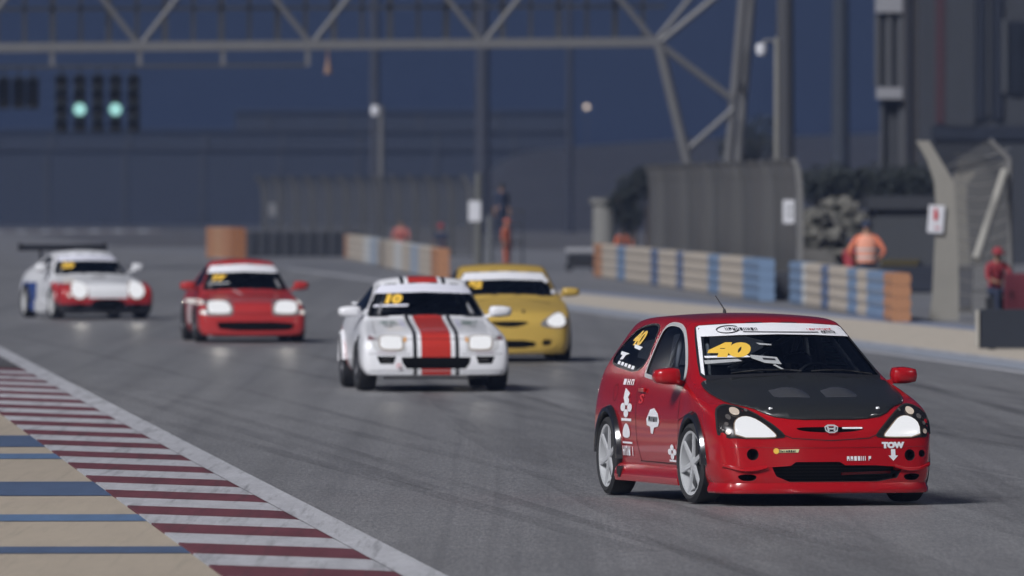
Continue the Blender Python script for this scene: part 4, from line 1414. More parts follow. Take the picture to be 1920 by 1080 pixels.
def build_civic():
    red = carpaint('civic_red_paint', (.36, .006, .010), .26, .8)
    X = (1506 - 960) / 246.5
    c = Car('race_car', civic_stations(), 3, (X, F / 246.5, .014), R(13.8), red.m, M_DARK,
            'red three-door hatchback race car with black bonnet and number 40, nearest the camera', 'car', 'race cars on the track')
    rt = c.root
    # glass outlines
    ws = smoothpoly([(-.69, .945), (0, .98), (.69, .945), (.705, .965), (.582, 1.302), (.55, 1.328), (0, 1.356), (-.55, 1.328), (-.582, 1.302), (-.705, .965)], 1)
    fw = smoothpoly([(.52, .915), (.60, .900), (1.64, .935), (1.69, .96), (1.74, 1.24), (1.70, 1.325), (1.50, 1.345), (1.20, 1.32), (.98, 1.21)], 2)
    qw = smoothpoly([(1.77, .955), (1.84, 1.25), (1.90, 1.335), (2.30, 1.325), (2.64, 1.275), (2.88, 1.12), (2.84, 1.03), (2.60, 1.0)], 2)
    bw = smoothpoly([(-.55, 1.0), (.55, 1.0), (.50, 1.25), (-.50, 1.25)], 1)
    c.cut('cabin_lining', M_CABIN, cavity([(.36, .55), (.38, .84), (1.08, 1.30), (1.6, 1.35), (2.6, 1.335), (2.95, 1.15), (3.0, .92), (2.95, .55)], .70, .545, .92, 1.35))
    c.cut_front('cabin_lining', ws, -1.5, 1.30, M_CABIN)
    for s in (-1, 1):
        for w in (fw, qw):
            c.cut('cabin_lining', M_CABIN, MB().prism(w, lambda u, v, d: (d * s, u, v), .48, 1.3))
    c.cut('cabin_lining', M_CABIN, MB().prism(bw, lambda u, v, d: (u, d, v), 2.7, 4))
    # wheel wells
    for s in (-1, 1):
        for y in (0, 2.575):
            c.cut('wheel_well', M_SEAM, MB().cyl((s * .50, y, .315), (s * 1.3, y, .315), .338, n=40))
    # front openings
    c.cut_front('air_intake', [(-.46, .29), (-.43, .22), (-.33, .178), (.36, .178), (.52, .205), (.57, .285), (.35, .300), (.10, .302), (.06, .328), (-.28, .328), (-.32, .298)], -2, -.62)
    c.cut_front('air_intake', smoothpoly([(-.29, .588), (-.22, .557), (0, .546), (.22, .557), (.29, .588), (0, .590)], 2), -2, -.70)
    for (fx, fz, fr) in ((-.60, .385, .044), (.63, .375, .044), (.735, .385, .028)):
        c.cut_front('air_intake', circle2(fx, fz, fr, 20), -2, -.52 if abs(fx) > .65 else -.58)
    for s in (-1, 1):
        c.cut_front('air_intake', smoothpoly([(s * .72, .235), (s * .57, .235), (s * .585, .185), (s * .69, .185)][::s], 2), -2, -.52)
    parts = c.finish()
    # glass
    gw = c.patch('windshield', ws, 'front', M_GLASS, off=-.004, step=.06)
    c.ring('windshield_seal', ws, 'front', M_BLKV, .022, gw, .003)
    c.line('cowl_panel', [(-.69, .936), (-.35, .956), (0, .964), (.35, .956), (.69, .936)], 'front', M_BLKV, .036, .005)
    for s, view in ((-1, 'right'), (1, 'left')):
        g = c.patch('door_window', fw, view, M_SGLASS, off=-.004, step=.06)
        c.ring('window_frame', fw, view, M_GREYV, .030, g, .004)
        g = c.patch('quarter_window', qw, view, M_GLASS, off=-.004, step=.06)
        c.ring('window_seal', qw, view, M_BLKV, .018, g, .003)
    c.patch('rear_window', bw, 'rear', M_GLASS, off=-.004, step=.08)
    # bonnet of black carbon
    cb = NT('carbon_bonnet')
    co = cb.coord()
    w1 = cb.new('ShaderNodeTexChecker'); w1.inputs['Scale'].default_value = 90
    w1.inputs[1].default_value = (.012, .013, .014, 1); w1.inputs[2].default_value = (.024, .025, .026, 1)
    cb.ln(co, w1.inputs[0])
    cb.base(cb.mix(.5, w1.outputs[0], cb.mix(cb.noise(co, 3, 4), (.012, .013, .013), (.026, .027, .027))))
    cb.set(.42, 0, .5)
    hp = [(-.46, -.66), (-.25, -.725), (0, -.74), (.25, -.725), (.46, -.66), (.56, -.52), (.69, -.36), (.745, -.10), (.75, .14), (.735, .27), (.66, .25), (.35, .115), (0, .065), (-.35, .115), (-.66, .25), (-.735, .27), (-.75, .14), (-.745, -.10), (-.69, -.36), (-.56, -.52)]
    hood = c.patch('bonnet', smoothpoly(hp, 1), 'top', cb.m, off=.002, step=.06, thick=.008)
    # bulges with a scoop mouth on the bonnet
    for s in (-1, 1):
        mb = MB()
        n = 9
        for a in range(n):
            for b in range(n):
                u, v = a / (n - 1), b / (n - 1)
                px = s * (.06 + .27 * u)
                py = -.44 + .22 * v + .05 * u
                q, no = c.hit('top', px, py)
                k = math.sin(math.pi * u) ** .7 * (math.sin(math.pi * min(1, v * .5 + .5 * (v > 0))) if v > 0 else 0)
                hgt = .034 * math.sin(math.pi * u) ** .6 * (1 - (1 - v) ** 2) * (1 if v < .75 else (1 - v) / .25)
                mb.v.append(tuple(q + Vector((0, 0, .010 + hgt))))
        for a in range(n - 1):
            for b in range(n - 1):
                mb.f.append((a * n + b, (a + 1) * n + b, (a + 1) * n + b + 1, a * n + b + 1))
        mb.build('bonnet_scoop', plain('scoop_gloss', (.055, .056, .06), .2, coat=1.0), hood, 60)
    pin = MB()
    for s in (-1, 1):
        q, no = c.hit('top', s * .42, -.60); pin.cyl(q + Vector((0, 0, .006)), q + Vector((0, 0, .02)), .018, .014)
    pin.build('bonnet_pin', M_RIM, hood, 40)
    # headlamps
    hl = [(.825, .512), (.83, .60), (.815, .705), (.74, .752), (.66, .745), (.56, .70), (.46, .625), (.355, .530), (.365, .512), (.58, .505)]
    bulb = [(.715, .513), (.72, .60), (.69, .640), (.63, .662), (.57, .650), (.51, .608), (.45, .556), (.42, .524), (.435, .513)]
    m_house = plain('lamp_housing', (.02, .018, .018), .25, .3)
    for s in (-1, 1):
        P = lambda q: [(s * a, b) for a, b in q][::s]
        h = c.patch('headlight', smoothpoly(P(hl), 1), 'front', m_house, off=.004, step=.04)
        b = c.patch('main_beam', smoothpoly(P(bulb), 1), 'front', M_LAMP, h, .010, .03, .006)
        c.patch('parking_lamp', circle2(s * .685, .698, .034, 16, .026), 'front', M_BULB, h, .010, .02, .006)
        c.ring('beam_glow_ring', smoothpoly(P(bulb), 1), 'front', emit('painted_beam_glow', (1.0, .72, .52), .22), .016, h, .009)  # emissive ring paints a warm glow round the lit beam
        # bright surround and small reflector pieces
        c.ring('lamp_bezel', smoothpoly(P(hl), 1), 'front', M_SEAM, .010, h, .006)
        c.patch('side_marker', circle2(s * .765, .55, .018, 12), 'front', plain('marker_lens', (.55, .45, .38), .15), h, .010, .02)
        for kx, kz, kr in ((.745, .66, .020), (.77, .61, .014), (.60, .71, .012)):
            c.patch('reflector', circle2(s * kx, kz, kr, 10), 'front', plain('reflector_chrome', (.45, .40, .36), .12, .8), h, .008, .02)
        headlamp_light(c, s * .56, -.92, .60, 3)
    # upper grille emblem: an H in a rounded frame
    em = smoothpoly([(-.052, .592), (-.040, .545), (.040, .545), (.052, .592)], 1)
    E = c.ring('emblem', em, 'front', M_RIM, .010, off=.02)
    for s in (-1, 1):
        c.line('emblem_bar', [(s * .022, .553), (s * .028, .586)], 'front', M_RIM, .014, .02, parent=E)
    c.line('emblem_bar', [(-.02, .569), (.02, .569)], 'front', M_RIM, .010, .02, parent=E)
    c.line('grille_bar', [(.09, .580), (.25, .580)], 'front', M_WHITE, .012, .004)
    # bumper shut lines and lip
    c.line('bumper_seam', [(-.40, .545), (-.30, .505), (0, .488), (.30, .505), (.40, .545)], 'front', M_SEAM, .006)
    lip = MB(); ring_ = []
    for k in range(41):
        a = R(-200 + 220 * k / 40)            # sweep round the nose, seen from above
        d = Vector((math.cos(a), math.sin(a), 0)); o0 = Vector((0, -.25, .165))
        p, n, q, t = c.bvh.ray_cast(o0 + d * 3, -d)
        if p is not None and p.y < -.33: ring_.append((p, d))
    for p, d in ring_:
        for (r, z) in ((-.06, .092), (.014, .090), (.022, .102), (.020, .128), (.004, .168), (-.06, .170)):
            lip.v.append((p.x + d.x * r, p.y + d.y * r, z))
    for i in range(len(ring_) - 1):
        for k in range(6):
            a, b = i * 6 + k, i * 6 + (k + 1) % 6
            lip.f.append((a, b, b + 6, a + 6))
    lip.f += [tuple(range(6)), tuple(range(len(ring_) * 6 - 6, len(ring_) * 6))]
    lip.build('front_lip', red.m, rt, 35)
    MB().bar((.10, -.73, .235), (.50, -.66, .245), .02, .02).build('intake_bar', red.m, rt)
    mg = MB()
    for k in range(5): mg.bar((-.46, -.66, .20 + k * .024), (.56, -.66, .20 + k * .024), .008, .006)
    mg.build('intake_grille', plain('grille_wire', (.05, .05, .055), .5, .5), rt)
    # corner blades of the bumper
    for s in (-1, 1):
        mb = MB()
        prof = []
        for k in range(9):
            t = k / 8
            x = s * (.50 + .31 * t); z = .295 - .03 * math.sin(t * math.pi) + .012 * t
            q, no = c.hit('front', min(.80, abs(x)) * s, z)
            y = q.y if q else -.45
            for (dy, dz) in ((.03, .02), (-.022, .004), (-.026, -.012), (.03, -.03)):
                prof.append((x, y + dy, z + dz))
        mb.v = prof
        for k in range(8):
            for m in range(4):
                a, b = k * 4 + m, k * 4 + (m + 1) % 4
                mb.f.append((a, b, b + 4, a + 4))
        mb.build('bumper_blade', red.m, rt, 40)
    # fender flares, sills, mirrors
    mfl = plain('flare_black', (.014, .014, .016), .22, coat=.6)
    for s in (-1, 1):
        flare(c, s, 0, .325, .315, .80, .905, mfl, -6, 182, .05)
        flare(c, s, 2.575, .325, .315, .80, .905, mfl, 2, 184, .05)
        sk = MB()
        ys = [.37, .6, 1.2, 1.9, 2.12, 2.23]
        for y in ys:
            e = .0 if y < 2 else .02
            for (x, z) in ((.80, .135), (.885 + e, .125), (.895 + e, .165), (.885 + e, .215), (.868, .255), (.80, .26)):
                sk.v.append((s * x, y, z))
        for i in range(len(ys) - 1):
            for k in range(6):
                a, b = i * 6 + k, i * 6 + (k + 1) % 6
                sk.f.append((a, b, b + 6, a + 6))
        sk.f += [tuple(range(6)), tuple(range(len(ys) * 6 - 6, len(ys) * 6))]
        so = sk.build('side_skirt', red.m, rt, 35)
        vt = MB().prism(smoothpoly([(2.02, .235), (2.17, .235), (2.15, .15), (2.05, .15)], 1), lambda u, v, d: (s * d, u, v), .86, .914)
        vt.build('skirt_vent', M_SEAM, so)
        mirror_part(c, s, s * .94, .52, .955, red.m, M_MIRR, (.19, .17, .13), .06)
    # seams
    for s, view in ((-1, 'right'), (1, 'left')):
        c.line('door_seam', [(.46, .34), (.44, .60), (.47, .86), (.52, .905)], view, M_SEAM, .008)
        c.line('door_seam', [(1.72, .94), (1.76, .78), (1.72, .45), (1.60, .29)], view, M_SEAM, .008)
        c.line('door_seam', [(.50, .285), (1.62, .285)], view, M_SEAM, .008)
        q, no = c.hit(view, 1.60, .83)
        MB().box(q + no * .012, (.02, .17, .035)).build('door_handle', red.m, rt, None, .006)
        c.ring('fuel_flap', circle2(2.42, .80, .065, 20), view, M_SEAM, .005)
    # rear spoiler and lamps
    sp = MB()
    for i in range(13):
        x = -.53 + 1.06 * i / 12
        dz = -.012 -.05 * (x / .53) ** 4
        for (y, z) in ((2.80, 1.375), (2.98, 1.376), (3.10, 1.366), (3.10, 1.350), (2.98, 1.315)):
            sp.v.append((x, y, z + dz))
    for i in range(12):
        for k in range(5):
            a, b = i * 5 + k, i * 5 + (k + 1) % 5
            sp.f.append((a, b, b + 5, a + 5))
    sp.f += [tuple(range(5)), tuple(range(60, 65))]
    sp.build('roof_spoiler', red.m, rt, 40)
    for s in (-1, 1):
        c.patch('tail_lamp', smoothpoly([(s * .60, .98), (s * .73, .98), (s * .72, .74), (s * .62, .74)][::s], 1), 'rear', plain('tail_red', (.3, .01, .01), .2), off=.006)
    # antenna
    q, no = c.hit('top', 0, 2.32)
    MB().cyl(q + Vector((0, 0, -.01)), q + Vector((0, .02, .03)), .016, .010).cyl(q + Vector((0, .02, .03)), q + Vector((-.05, .10, .135)), .0055, .004).build('antenna', M_DARK, rt, 40)
    # wipers
    for x0, x1 in ((.10, .62), (-.50, .02)):
        pts = []
        for k in range(7):
            x = x0 + (x1 - x0) * k / 6
            q, no = c.hit('front', x, .988 + .012 * math.sin(k / 6 * math.pi) - .035 * (x / .69) ** 2)
            pts.append(q + no * .012)
        MB().path(pts, .007, 6).build('wiper', M_DARK, rt, 60)
    # cabin
    seat(c, .36, 1.25, M_SEAT)
    seat(c, -.36, 1.25, M_SEAT)
    cage(c, .95, 1.75, 1.30, .50, .95, plain('cage_white', (.70, .71, .72), .4))
    dashboard(c, .40, .74, .60, .90, .66, M_CABIN)
    wnet = MB()
    for k in range(7):
        a = k / 6
        wnet.bar((.60 - .07 * a, .92 + .05 * a, 1.02 + .24 * a), (.55 - .06 * a, 1.30, 1.03 + .23 * a), .004, .02)
    wnet.build('window_net', plain('net_teal', (.30, .42, .46), .8), rt)
    # banner and lettering on the glass
    bn = c.patch('sun_strip', [(-.572, 1.318), (-.548, 1.331), (-.3, 1.347), (0, 1.354), (.3, 1.347), (.548, 1.331), (.572, 1.318), (.600, 1.248), (.3, 1.262), (0, 1.268), (-.3, 1.262), (-.600, 1.248)], 'front', M_WHITE, gw, .004, .05)
    c.patch('side_strip', [(-.600, 1.25), (-.575, 1.25), (-.672, .985), (-.682, .96), (-.695, .98)], 'front', M_WHITE, gw, .004, .04)
    c.ring('strip_swoosh', [(-.36 + .085 * math.cos(a / 22 * 5.4 + .5), 1.302 + .026 * math.sin(a / 22 * 5.4 + .5) + .10 * .085 * math.cos(a / 22 * 5.4 + .5)) for a in range(23)], 'front', M_BLKV, .006, bn, .008, False)
    glyphs(c, 'front', -.26, 1.303, .24, .020, 9, M_BLKV, bn, 'strip_letters', 1, .010)
    glyphs(c, 'front', .36, 1.300, .22, .010, 10, M_REDV, bn, 'strip_letters', 2, .010)
    c.line('strip_line', [(-.26, 1.284), (.34, 1.279)], 'front', M_BLKV, .006, .008, parent=bn)
    glyphs(c, 'front', .43, 1.279, .13, .018, 6, M_BLKV, bn, 'strip_letters', 3, .010)
    nb = c.text('race_number', '40', 'front', -.455, 1.145, .130, M_YELV, gw, .006, .4, 2.0, .010)
    # grey stickers behind the number
    c.patch('sticker', [(-.62, 1.105), (-.32, 1.112), (-.30, 1.098), (-.62, 1.09)], 'front', M_WHITE, gw, .004)
    c.patch('sticker', [(-.635, 1.072), (-.40, 1.085), (-.375, 1.068), (-.64, 1.045)], 'front', M_GREYV, gw, .004)
    c.patch('sticker', [(-.30, 1.115), (-.11, 1.098), (-.10, 1.045), (-.22, 1.055), (-.30, 1.09)], 'front', M_GREYV, gw, .004)
    c.patch('sticker', [(-.22, 1.092), (-.13, 1.085), (-.13, 1.072), (-.22, 1.078)], 'front', M_BLKV, gw, .006)
    c.patch('sticker', [(-.21, 1.205), (-.10, 1.195), (-.10, 1.185), (-.19, 1.19)], 'front', M_GREYV, gw, .004)
    c.patch('sticker', [(-.17, 1.04), (-.15, 1.045), (-.09, 1.00), (-.11, .998)], 'front', M_GREYV, gw, .004)
    # bumper lettering
    c.text('tow_letters', 'TOW', 'front', .49, .448, .056, M_WHITE, None, .005, 0, 1.25, .005)
    c.patch('tow_arrow', [(.472, .420), (.508, .420), (.508, .372), (.53, .372), (.49, .332), (.45, .372), (.472, .372)], 'front', M_WHITE, off=.005, step=.03)
    glyphs(c, 'front', .215, .352, .20, .034, 7, M_WHITE, None, 'bumper_sticker', 4)
    c.patch('bumper_sticker', [(-.43, .398), (-.26, .398), (-.25, .424), (-.43, .420)], 'front', plain('cream_vinyl', (.72, .68, .40), .4), off=.004, step=.03)
    glyphs(c, 'front', -.335, .409, .14, .016, 8, M_BLKV, None, 'bumper_sticker', 5, .008)
    c.patch('bumper_sticker', circle2(-.425, .410, .022, 12), 'front', M_YELV, off=.007, step=.02)
    # flank lettering
    v = 'right'
    c.text('race_number', '40', v, 2.36, 1.215, .15, M_YELV, None, .004, .3, 2.1, .006)
    c.patch('sticker', [(2.10, 1.155), (2.40, 1.175), (2.34, 1.145), (2.14, 1.13)], v, M_WHITE, off=.004)
    c.patch('sticker', [(2.40, 1.10), (2.70, 1.115), (2.68, 1.09), (2.60, 1.085), (2.62, 1.05), (2.52, 1.055), (2.50, 1.085)], v, M_WHITE, off=.004)
    for k in range(5):
        c.patch('sticker', [(2.06 + k * .12, 1.006 + k * .008), (2.14 + k * .12, 1.010 + k * .008), (2.14 + k * .12, .985 + k * .008), (2.06 + k * .12, .98 + k * .008)], v, M_WHITE, off=.005)
    def flower(y, z, r):
        for k in range(4):
            a = math.pi / 2 * k
            c.patch('sticker', circle2(y + 2.2 * r * .62 * math.cos(a), z + r * .62 * math.sin(a), 2.2 * r * .44, 12, r * .44), v, M_WHITE, off=.006, step=.05)
    flower(2.03, .69, .075)
    c.patch('sticker', [(1.86, .605), (2.17, .605), (2.17, .585), (1.86, .585)], v, M_WHITE, off=.005)
    c.patch('sticker', smoothpoly([(1.92, .455), (2.12, .455), (2.14, .50), (2.06, .565), (1.98, .565), (1.90, .51)], 1), v, M_WHITE, off=.005)
    c.patch('sticker', [(1.84, .425), (2.14, .425), (2.14, .41), (1.84, .41)], v, M_WHITE, off=.005)
    glyphs(c, v, 2.0, .355, .34, .075, 4, M_WHITE, None, 'sticker', 6)
    glyphs(c, v, 2.08, .885, .34, .045, 3, M_WHITE, None, 'sticker', 7)
    c.patch('sticker', [(2.12, .84), (1.96, .80), (2.08, .72), (2.14, .76)], v, M_WHITE, off=.005)
    c.patch('sticker', [(1.00, .60), (1.06, .66), (1.18, .70), (1.30, .685), (1.40, .61), (1.38, .565), (1.28, .555), (1.26, .505), (1.20, .50), (1.16, .55), (1.04, .56)], v, M_WHITE, off=.005)
    glyphs(c, v, 1.20, .615, .28, .04, 4, M_BLKV, None, 'sticker', 8, .009)
    c.text('sticker', 'S', v, 1.62, .76, .10, M_REDV, None, .004, .2, 2.6, .003)
    flower(.62, .375, .055)
    c.patch('sticker', [(.52, .315), (.72, .315), (.72, .30), (.52, .30)], v, M_WHITE, off=.005)
    # shut lines at the front wing and bumper
    for s, vw in ((-1, 'right'), (1, 'left')):
        c.line('bumper_seam', [(-.335, .40), (-.36, .52)], vw, M_SEAM, .010)
        c.line('wing_seam', [(.02, .70), (.44, .62)], vw, M_SEAM, .006)
    c.line('bumper_seam', [(-.80, .44), (-.5, .436), (0, .434), (.5, .436), (.80, .44)], 'front', plain('crease_dark', (.20, .004, .006), .3), .005, .002)
    add_wheels(c, ((-.80, 0, 1), (.80, 0, 1), (-.80, 2.575, 0), (.80, 2.575, 0)), .305, .205, .243, 6, R(5.0), M_TYRE, M_RIM, M_DISC)
    # underbody
    MB().box((0, 1.25, .16), (1.3, 3.6, .05)).build('floor_pan', M_SEAM, rt)
    return c
# ------------------------------------------------------------------ the four following cars
Z6 = (0,) * 6
def coupe_stations():      # low wide-bodied fastback
    return [
        (-.88, .07, .0, (.78, .82, .835, .83, .80, .72), (.195, .24, .36, .49, .565, .605), (.0, -.01, 0, .015, .045, .085)),
        (-.80, .09, .02, (.825, .865, .875, .87, .84, .74), (.195, .25, .38, .515, .61, .645), (0, 0, 0, 0, .01, .03)),
        (-.46, .11, .035, (.79, .865, .88, .88, .84, .74), (.20, .27, .40, .56, .66, .685), Z6),
        (-.05, .10, .04, (.78, .86, .88, .88, .82, .71), (.205, .27, .42, .59, .705, .725), Z6),
        (.30, .14, .04, (.78, .84, .86, .86, .80, .70), (.205, .27, .43, .62, .755, .775), Z6),
        (.44, .22, .035, (.78, .84, .855, .855, .785, .69), (.205, .27, .44, .63, .775, .802), Z6),
        (.52, .24, .04, (.78, .84, .855, .855, .785, .675), (.205, .27, .44, .63, .785, .835), Z6),
        (1.14, .10, .05, (.78, .84, .85, .85, .77, .535), (.205, .27, .45, .65, .82, 1.215), Z6),
        (1.32, .05, .05, (.78, .84, .85, .85, .77, .525), (.205, .27, .45, .65, .825, 1.25), Z6),
        (1.70, 0, .05, (.78, .84, .85, .85, .78, .52), (.205, .27, .45, .66, .84, 1.26), Z6),
        (2.30, 0, .05, (.78, .85, .875, .875, .80, .52), (.205, .27, .46, .68, .87, 1.19), Z6),
        (2.85, 0, .04, (.78, .85, .875, .87, .78, .58), (.22, .28, .46, .68, .88, 1.02), Z6),
        (3.15, 0, .03, (.76, .83, .84, .83, .74, .64), (.24, .30, .46, .68, .86, .93), Z6),
        (3.38, -.10, 0, (.64, .72, .76, .76, .70, .62), (.28, .34, .46, .64, .76, .82), Z6),
    ]
def scaled(st, sx=1, sy=1, sz=1, zf=None):
    out = []
    for (y, pc, cr, w, z, dy) in st:
        out.append((y * sy, pc * sy, cr * sz, tuple(a * sx for a in w), tuple((zf(a) if zf else a * sz) for a in z), tuple(a * sy for a in dy)))
    return out

def fill_car(c, ws, side_polys, rear, cav, wheels, wr, banner, band_mat, num, num_at, seal=True, drv=None, cw=None, wrad=None):
    """cut the openings, glaze them, add banner, number, wheels"""
    c.cut('cabin_lining', M_CABIN, cav)
    c.cut_front('cabin_lining', ws, -1.5, cw, M_CABIN)
    for s in (-1, 1):
        for w in side_polys:
            c.cut('cabin_lining', M_CABIN, MB().prism(w, lambda u, v, d: (d * s, u, v), .42, 1.3))
    for (x, y, st) in wheels:
        s = 1 if x > 0 else -1
        c.cut('wheel_well', M_SEAM, MB().cyl((s * .48, y, wr + .01), (s * 1.3, y, wr + .01), wr + .035, n=32))
    c.finish()
    g = c.patch('windshield', ws, 'front', M_GLASS, off=-.004, step=.08)
    if seal: c.ring('windshield_seal', ws, 'front', M_BLKV, .024, g, .003)
    for s, view in ((-1, 'right'), (1, 'left')):
        for w in side_polys:
            q = c.patch('side_window', w, view, M_SGLASS, off=-.004, step=.08)
            c.ring('window_seal', w, view, M_BLKV, .02, q, .003)
    c.patch('rear_window', rear, 'rear', M_GLASS, off=.005, step=.1)
    b = c.patch('sun_strip', banner, 'front', band_mat, g, .006, .05)
    n = c.text('race_number', num, 'front', num_at[0], num_at[1], num_at[2], M_YELV, g, .006, .3, 1.5, .010)
    return g, b, n

def glyphs(c, view, u, v, w, h, n, mat, parent=None, name='sticker', seed=1, off=.006):
    """a line of small marks where the photograph's print is too small to read"""
    rnd = random.Random(seed); mb = MB()
    cw = w / n
    for k in range(n):
        x0 = u - w / 2 + k * cw
        bars = [(0, 0, .22, 1)]
        if rnd.random() < .7: bars.append((.5, 0, .72, 1))
        if rnd.random() < .8: bars.append((0, rnd.choice((0, .4, .78)), .72, rnd.choice((.62, 1))))
        for (a, b, e, d) in bars:
            if d <= b: d = b + .22
            pts = [(x0 + a * cw, v - h / 2 + b * h), (x0 + e * cw, v - h / 2 + b * h), (x0 + e * cw, v - h / 2 + d * h), (x0 + a * cw, v - h / 2 + d * h)]
            vs = []
            for p in pts:
                q, no = c.hit(view, *p)
                if q is None: break
                vs.append(q + no * off)
            if len(vs) == 4: mb.add(vs, [(0, 1, 2, 3)])
    if mb.f: return mb.build(name, mat, c.root if parent is None else parent)

def lamp(c, s, poly, lit, housing=None, smooth=2, y=-.8, power=60, lens=None):
    P = lambda q: [(s * a, b) for a, b in q][::s]
    h = c.patch('headlight', smoothpoly(P(poly), smooth), 'front', housing or plain('lamp_reflector', (.35, .35, .36), .2, .5), off=.005, step=.05)
    for q in lit:
        c.patch('main_beam', smoothpoly(P(q), 1), 'front', M_LAMP, h, .012, .04, .012)
    c.ring('beam_glow_ring', smoothpoly(P(lit[0]), 1), 'front', emit('painted_beam_glow', (1.0, .72, .52), .22), .03, h, .010)  # painted warm glow round the beam, no lamp of its own
    x = sum(a for a, b in lit[0]) / len(lit[0]); z = sum(b for a, b in lit[0]) / len(lit[0])
    headlamp_light(c, s * x, y, z, power)
    return h

def stripe_paint(name, base, bands):
    """bands: list of (half-width from, to, colour) across the car, painted lengthways"""
    t = carpaint(name, base)
    col = t.p.inputs['Base Color'].links[0].from_socket
    co = t.coord(); xyz = t.sep(co)
    ax = t.math('ABSOLUTE', xyz[0])
    for a, b, cc in bands:
        f = t.math('MULTIPLY', t.math('GREATER_THAN', ax, a), t.math('LESS_THAN', ax, b))
        col = t.mix(f, col, cc)
    t.base(col)
    return t

def place(px, py):
    s = (py - HOR) / HC
    return ((px - 960) / s, F / s, .014)

def build_white_coupe():
    white = (.76, .76, .79)
    pt = stripe_paint('striped_white_paint', white, [(0, .175, (.46, .035, .025)), (.225, .272, (.012, .012, .014))])
    # red flank panel low behind the front wheel
    col = pt.p.inputs['Base Color'].links[0].from_socket
    xyz = pt.sep(pt.coord())
    f = pt.math('MULTIPLY', pt.math('GREATER_THAN', xyz[1], 1.9), pt.math('LESS_THAN', xyz[2], pt.math('MULTIPLY', xyz[1], .27)))
    pt.base(pt.mix(f, col, (.46, .035, .025)))
    st = scaled(coupe_stations(), 1.0, 1.0, 1.0, lambda z: z if z < .3 else .3 + (z - .3) * 1.045)
    c = Car('race_car', st, 2, place(807, 734), R(5.0), pt.m, M_DARK,
            'white coupe race car with a broad red stripe over bonnet and roof', 'car', 'race cars on the track', .8, .25)
    ws = smoothpoly([(-.67, .865), (0, .893), (.67, .865), (.68, .885), (.545, 1.205), (.50, 1.235), (0, 1.262), (-.50, 1.235), (-.545, 1.205), (-.68, .885)], 1)
    sw = smoothpoly([(.92, .89), (1.30, 1.19), (1.70, 1.225), (2.0, 1.19), (2.3, 1.0), (2.2, .92)], 1)
    rw = smoothpoly([(-.5, .98), (.5, .98), (.45, 1.18), (-.45, 1.18)], 1)
    cav = cavity([(.72, .50), (.76, .80), (1.28, 1.205), (1.7, 1.245), (2.2, 1.17), (2.7, .98), (2.8, .5)], .66, .47, .84, 1.245)
    wh = ((-.775, 0, 1), (.775, 0, 1), (-.775, 2.43, 0), (.775, 2.43, 0))
    c.cut_front('air_intake', [(-.41, .405), (-.40, .34), (-.35, .268), (.35, .268), (.40, .34), (.41, .405)], -2, -.72)
    for s in (-1, 1):
        c.cut_front('air_intake', [(s * .47, .415), (s * .50, .325), (s * .66, .325), (s * .70, .415)][::s], -2, -.66)
    g, b, n = fill_car(c, ws, [sw], rw, cav, wh, .31, [(-.53, 1.213), (-.50, 1.231), (0, 1.259), (.50, 1.231), (.53, 1.213), (.575, 1.132), (0, 1.152), (-.575, 1.132)], plain('pale_banner', (.70, .70, .78), .4, var=.03), '10', (-.40, 1.065, .135), cw=1.45)
    c.patch('sticker', [(-.60, 1.0), (-.20, 1.01), (-.22, .985), (-.61, .975)], 'front', plain('pale_banner', (.7, .7, .78), .4), g, .006)
    # flush square lamps washed out by their own light
    for s in (-1, 1):
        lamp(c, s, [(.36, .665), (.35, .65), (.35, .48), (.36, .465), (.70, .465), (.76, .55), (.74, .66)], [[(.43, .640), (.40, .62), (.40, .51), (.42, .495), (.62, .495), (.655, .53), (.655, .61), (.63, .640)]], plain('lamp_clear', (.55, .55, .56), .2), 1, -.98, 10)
        c.patch('indicator', [(s * .345, .635), (s * .375, .635), (s * .385, .585), (s * .35, .575)][::s], 'front', plain('amber_lens', (.65, .33, .10), .2), off=.008, step=.03)
        c.patch('sticker', [(s * .66, .60), (s * .80, .60), (s * .78, .655), (s * .74, .64)][::s], 'front', plain('maroon_vinyl', (.18, .09, .10), .4), off=.008, step=.04)
        c.text('sticker', 'X', 'front', s * .70, .625, .08, M_GREYV, None, .010, .2, 1.1, .004)
        glyphs(c, 'front', s * .485, .795, .20, .035, 7, M_GRNV, seed=3 + s)
        glyphs(c, 'front', s * .50, .755, .10, .014, 5, M_BLKV, seed=5 + s)
        glyphs(c, 'front', s * .335, .79, .05, .08, 2, plain('lilac_vinyl', (.5, .5, .66), .4), seed=9 + s)
        glyphs(c, 'front', s * .58, .46, .22, .035, 8, plain('pink_vinyl', (.62, .56, .60), .4), seed=15 + s)
        mirror_part(c, s, s * .90, .80, .925, pt.m, M_MIRR, (.25, .15, .13), .08)
        flare(c, s, 2.43, .322, .312, .78, .90, plain('flare_white', (.74, .74, .77), .3), 0, 176, .05)
        c.line('door_seam', [(.72, .30), (.70, .60), (.86, .90)], 'right' if s < 0 else 'left', M_SEAM, .008)
        c.line('door_seam', [(2.02, .92), (2.05, .6), (1.9, .3)], 'right' if s < 0 else 'left', M_SEAM, .008)
    c.line('bonnet_seam', [(-.35, .615), (0, .617), (.35, .615)], 'front', M_SEAM, .006)
    c.line('bumper_seam', [(-.84, .445), (-.5, .44), (-.3, .44)], 'front', plain('seam_grey', (.30, .30, .31), .6), .008)
    c.line('bumper_seam', [(.84, .445), (.5, .44), (.3, .44)], 'front', plain('seam_grey', (.30, .30, .31), .6), .008)
    c.line('bumper_seam', [(-.80, .245), (0, .245), (.80, .245)], 'front', plain('seam_grey', (.30, .30, .31), .6), .008)
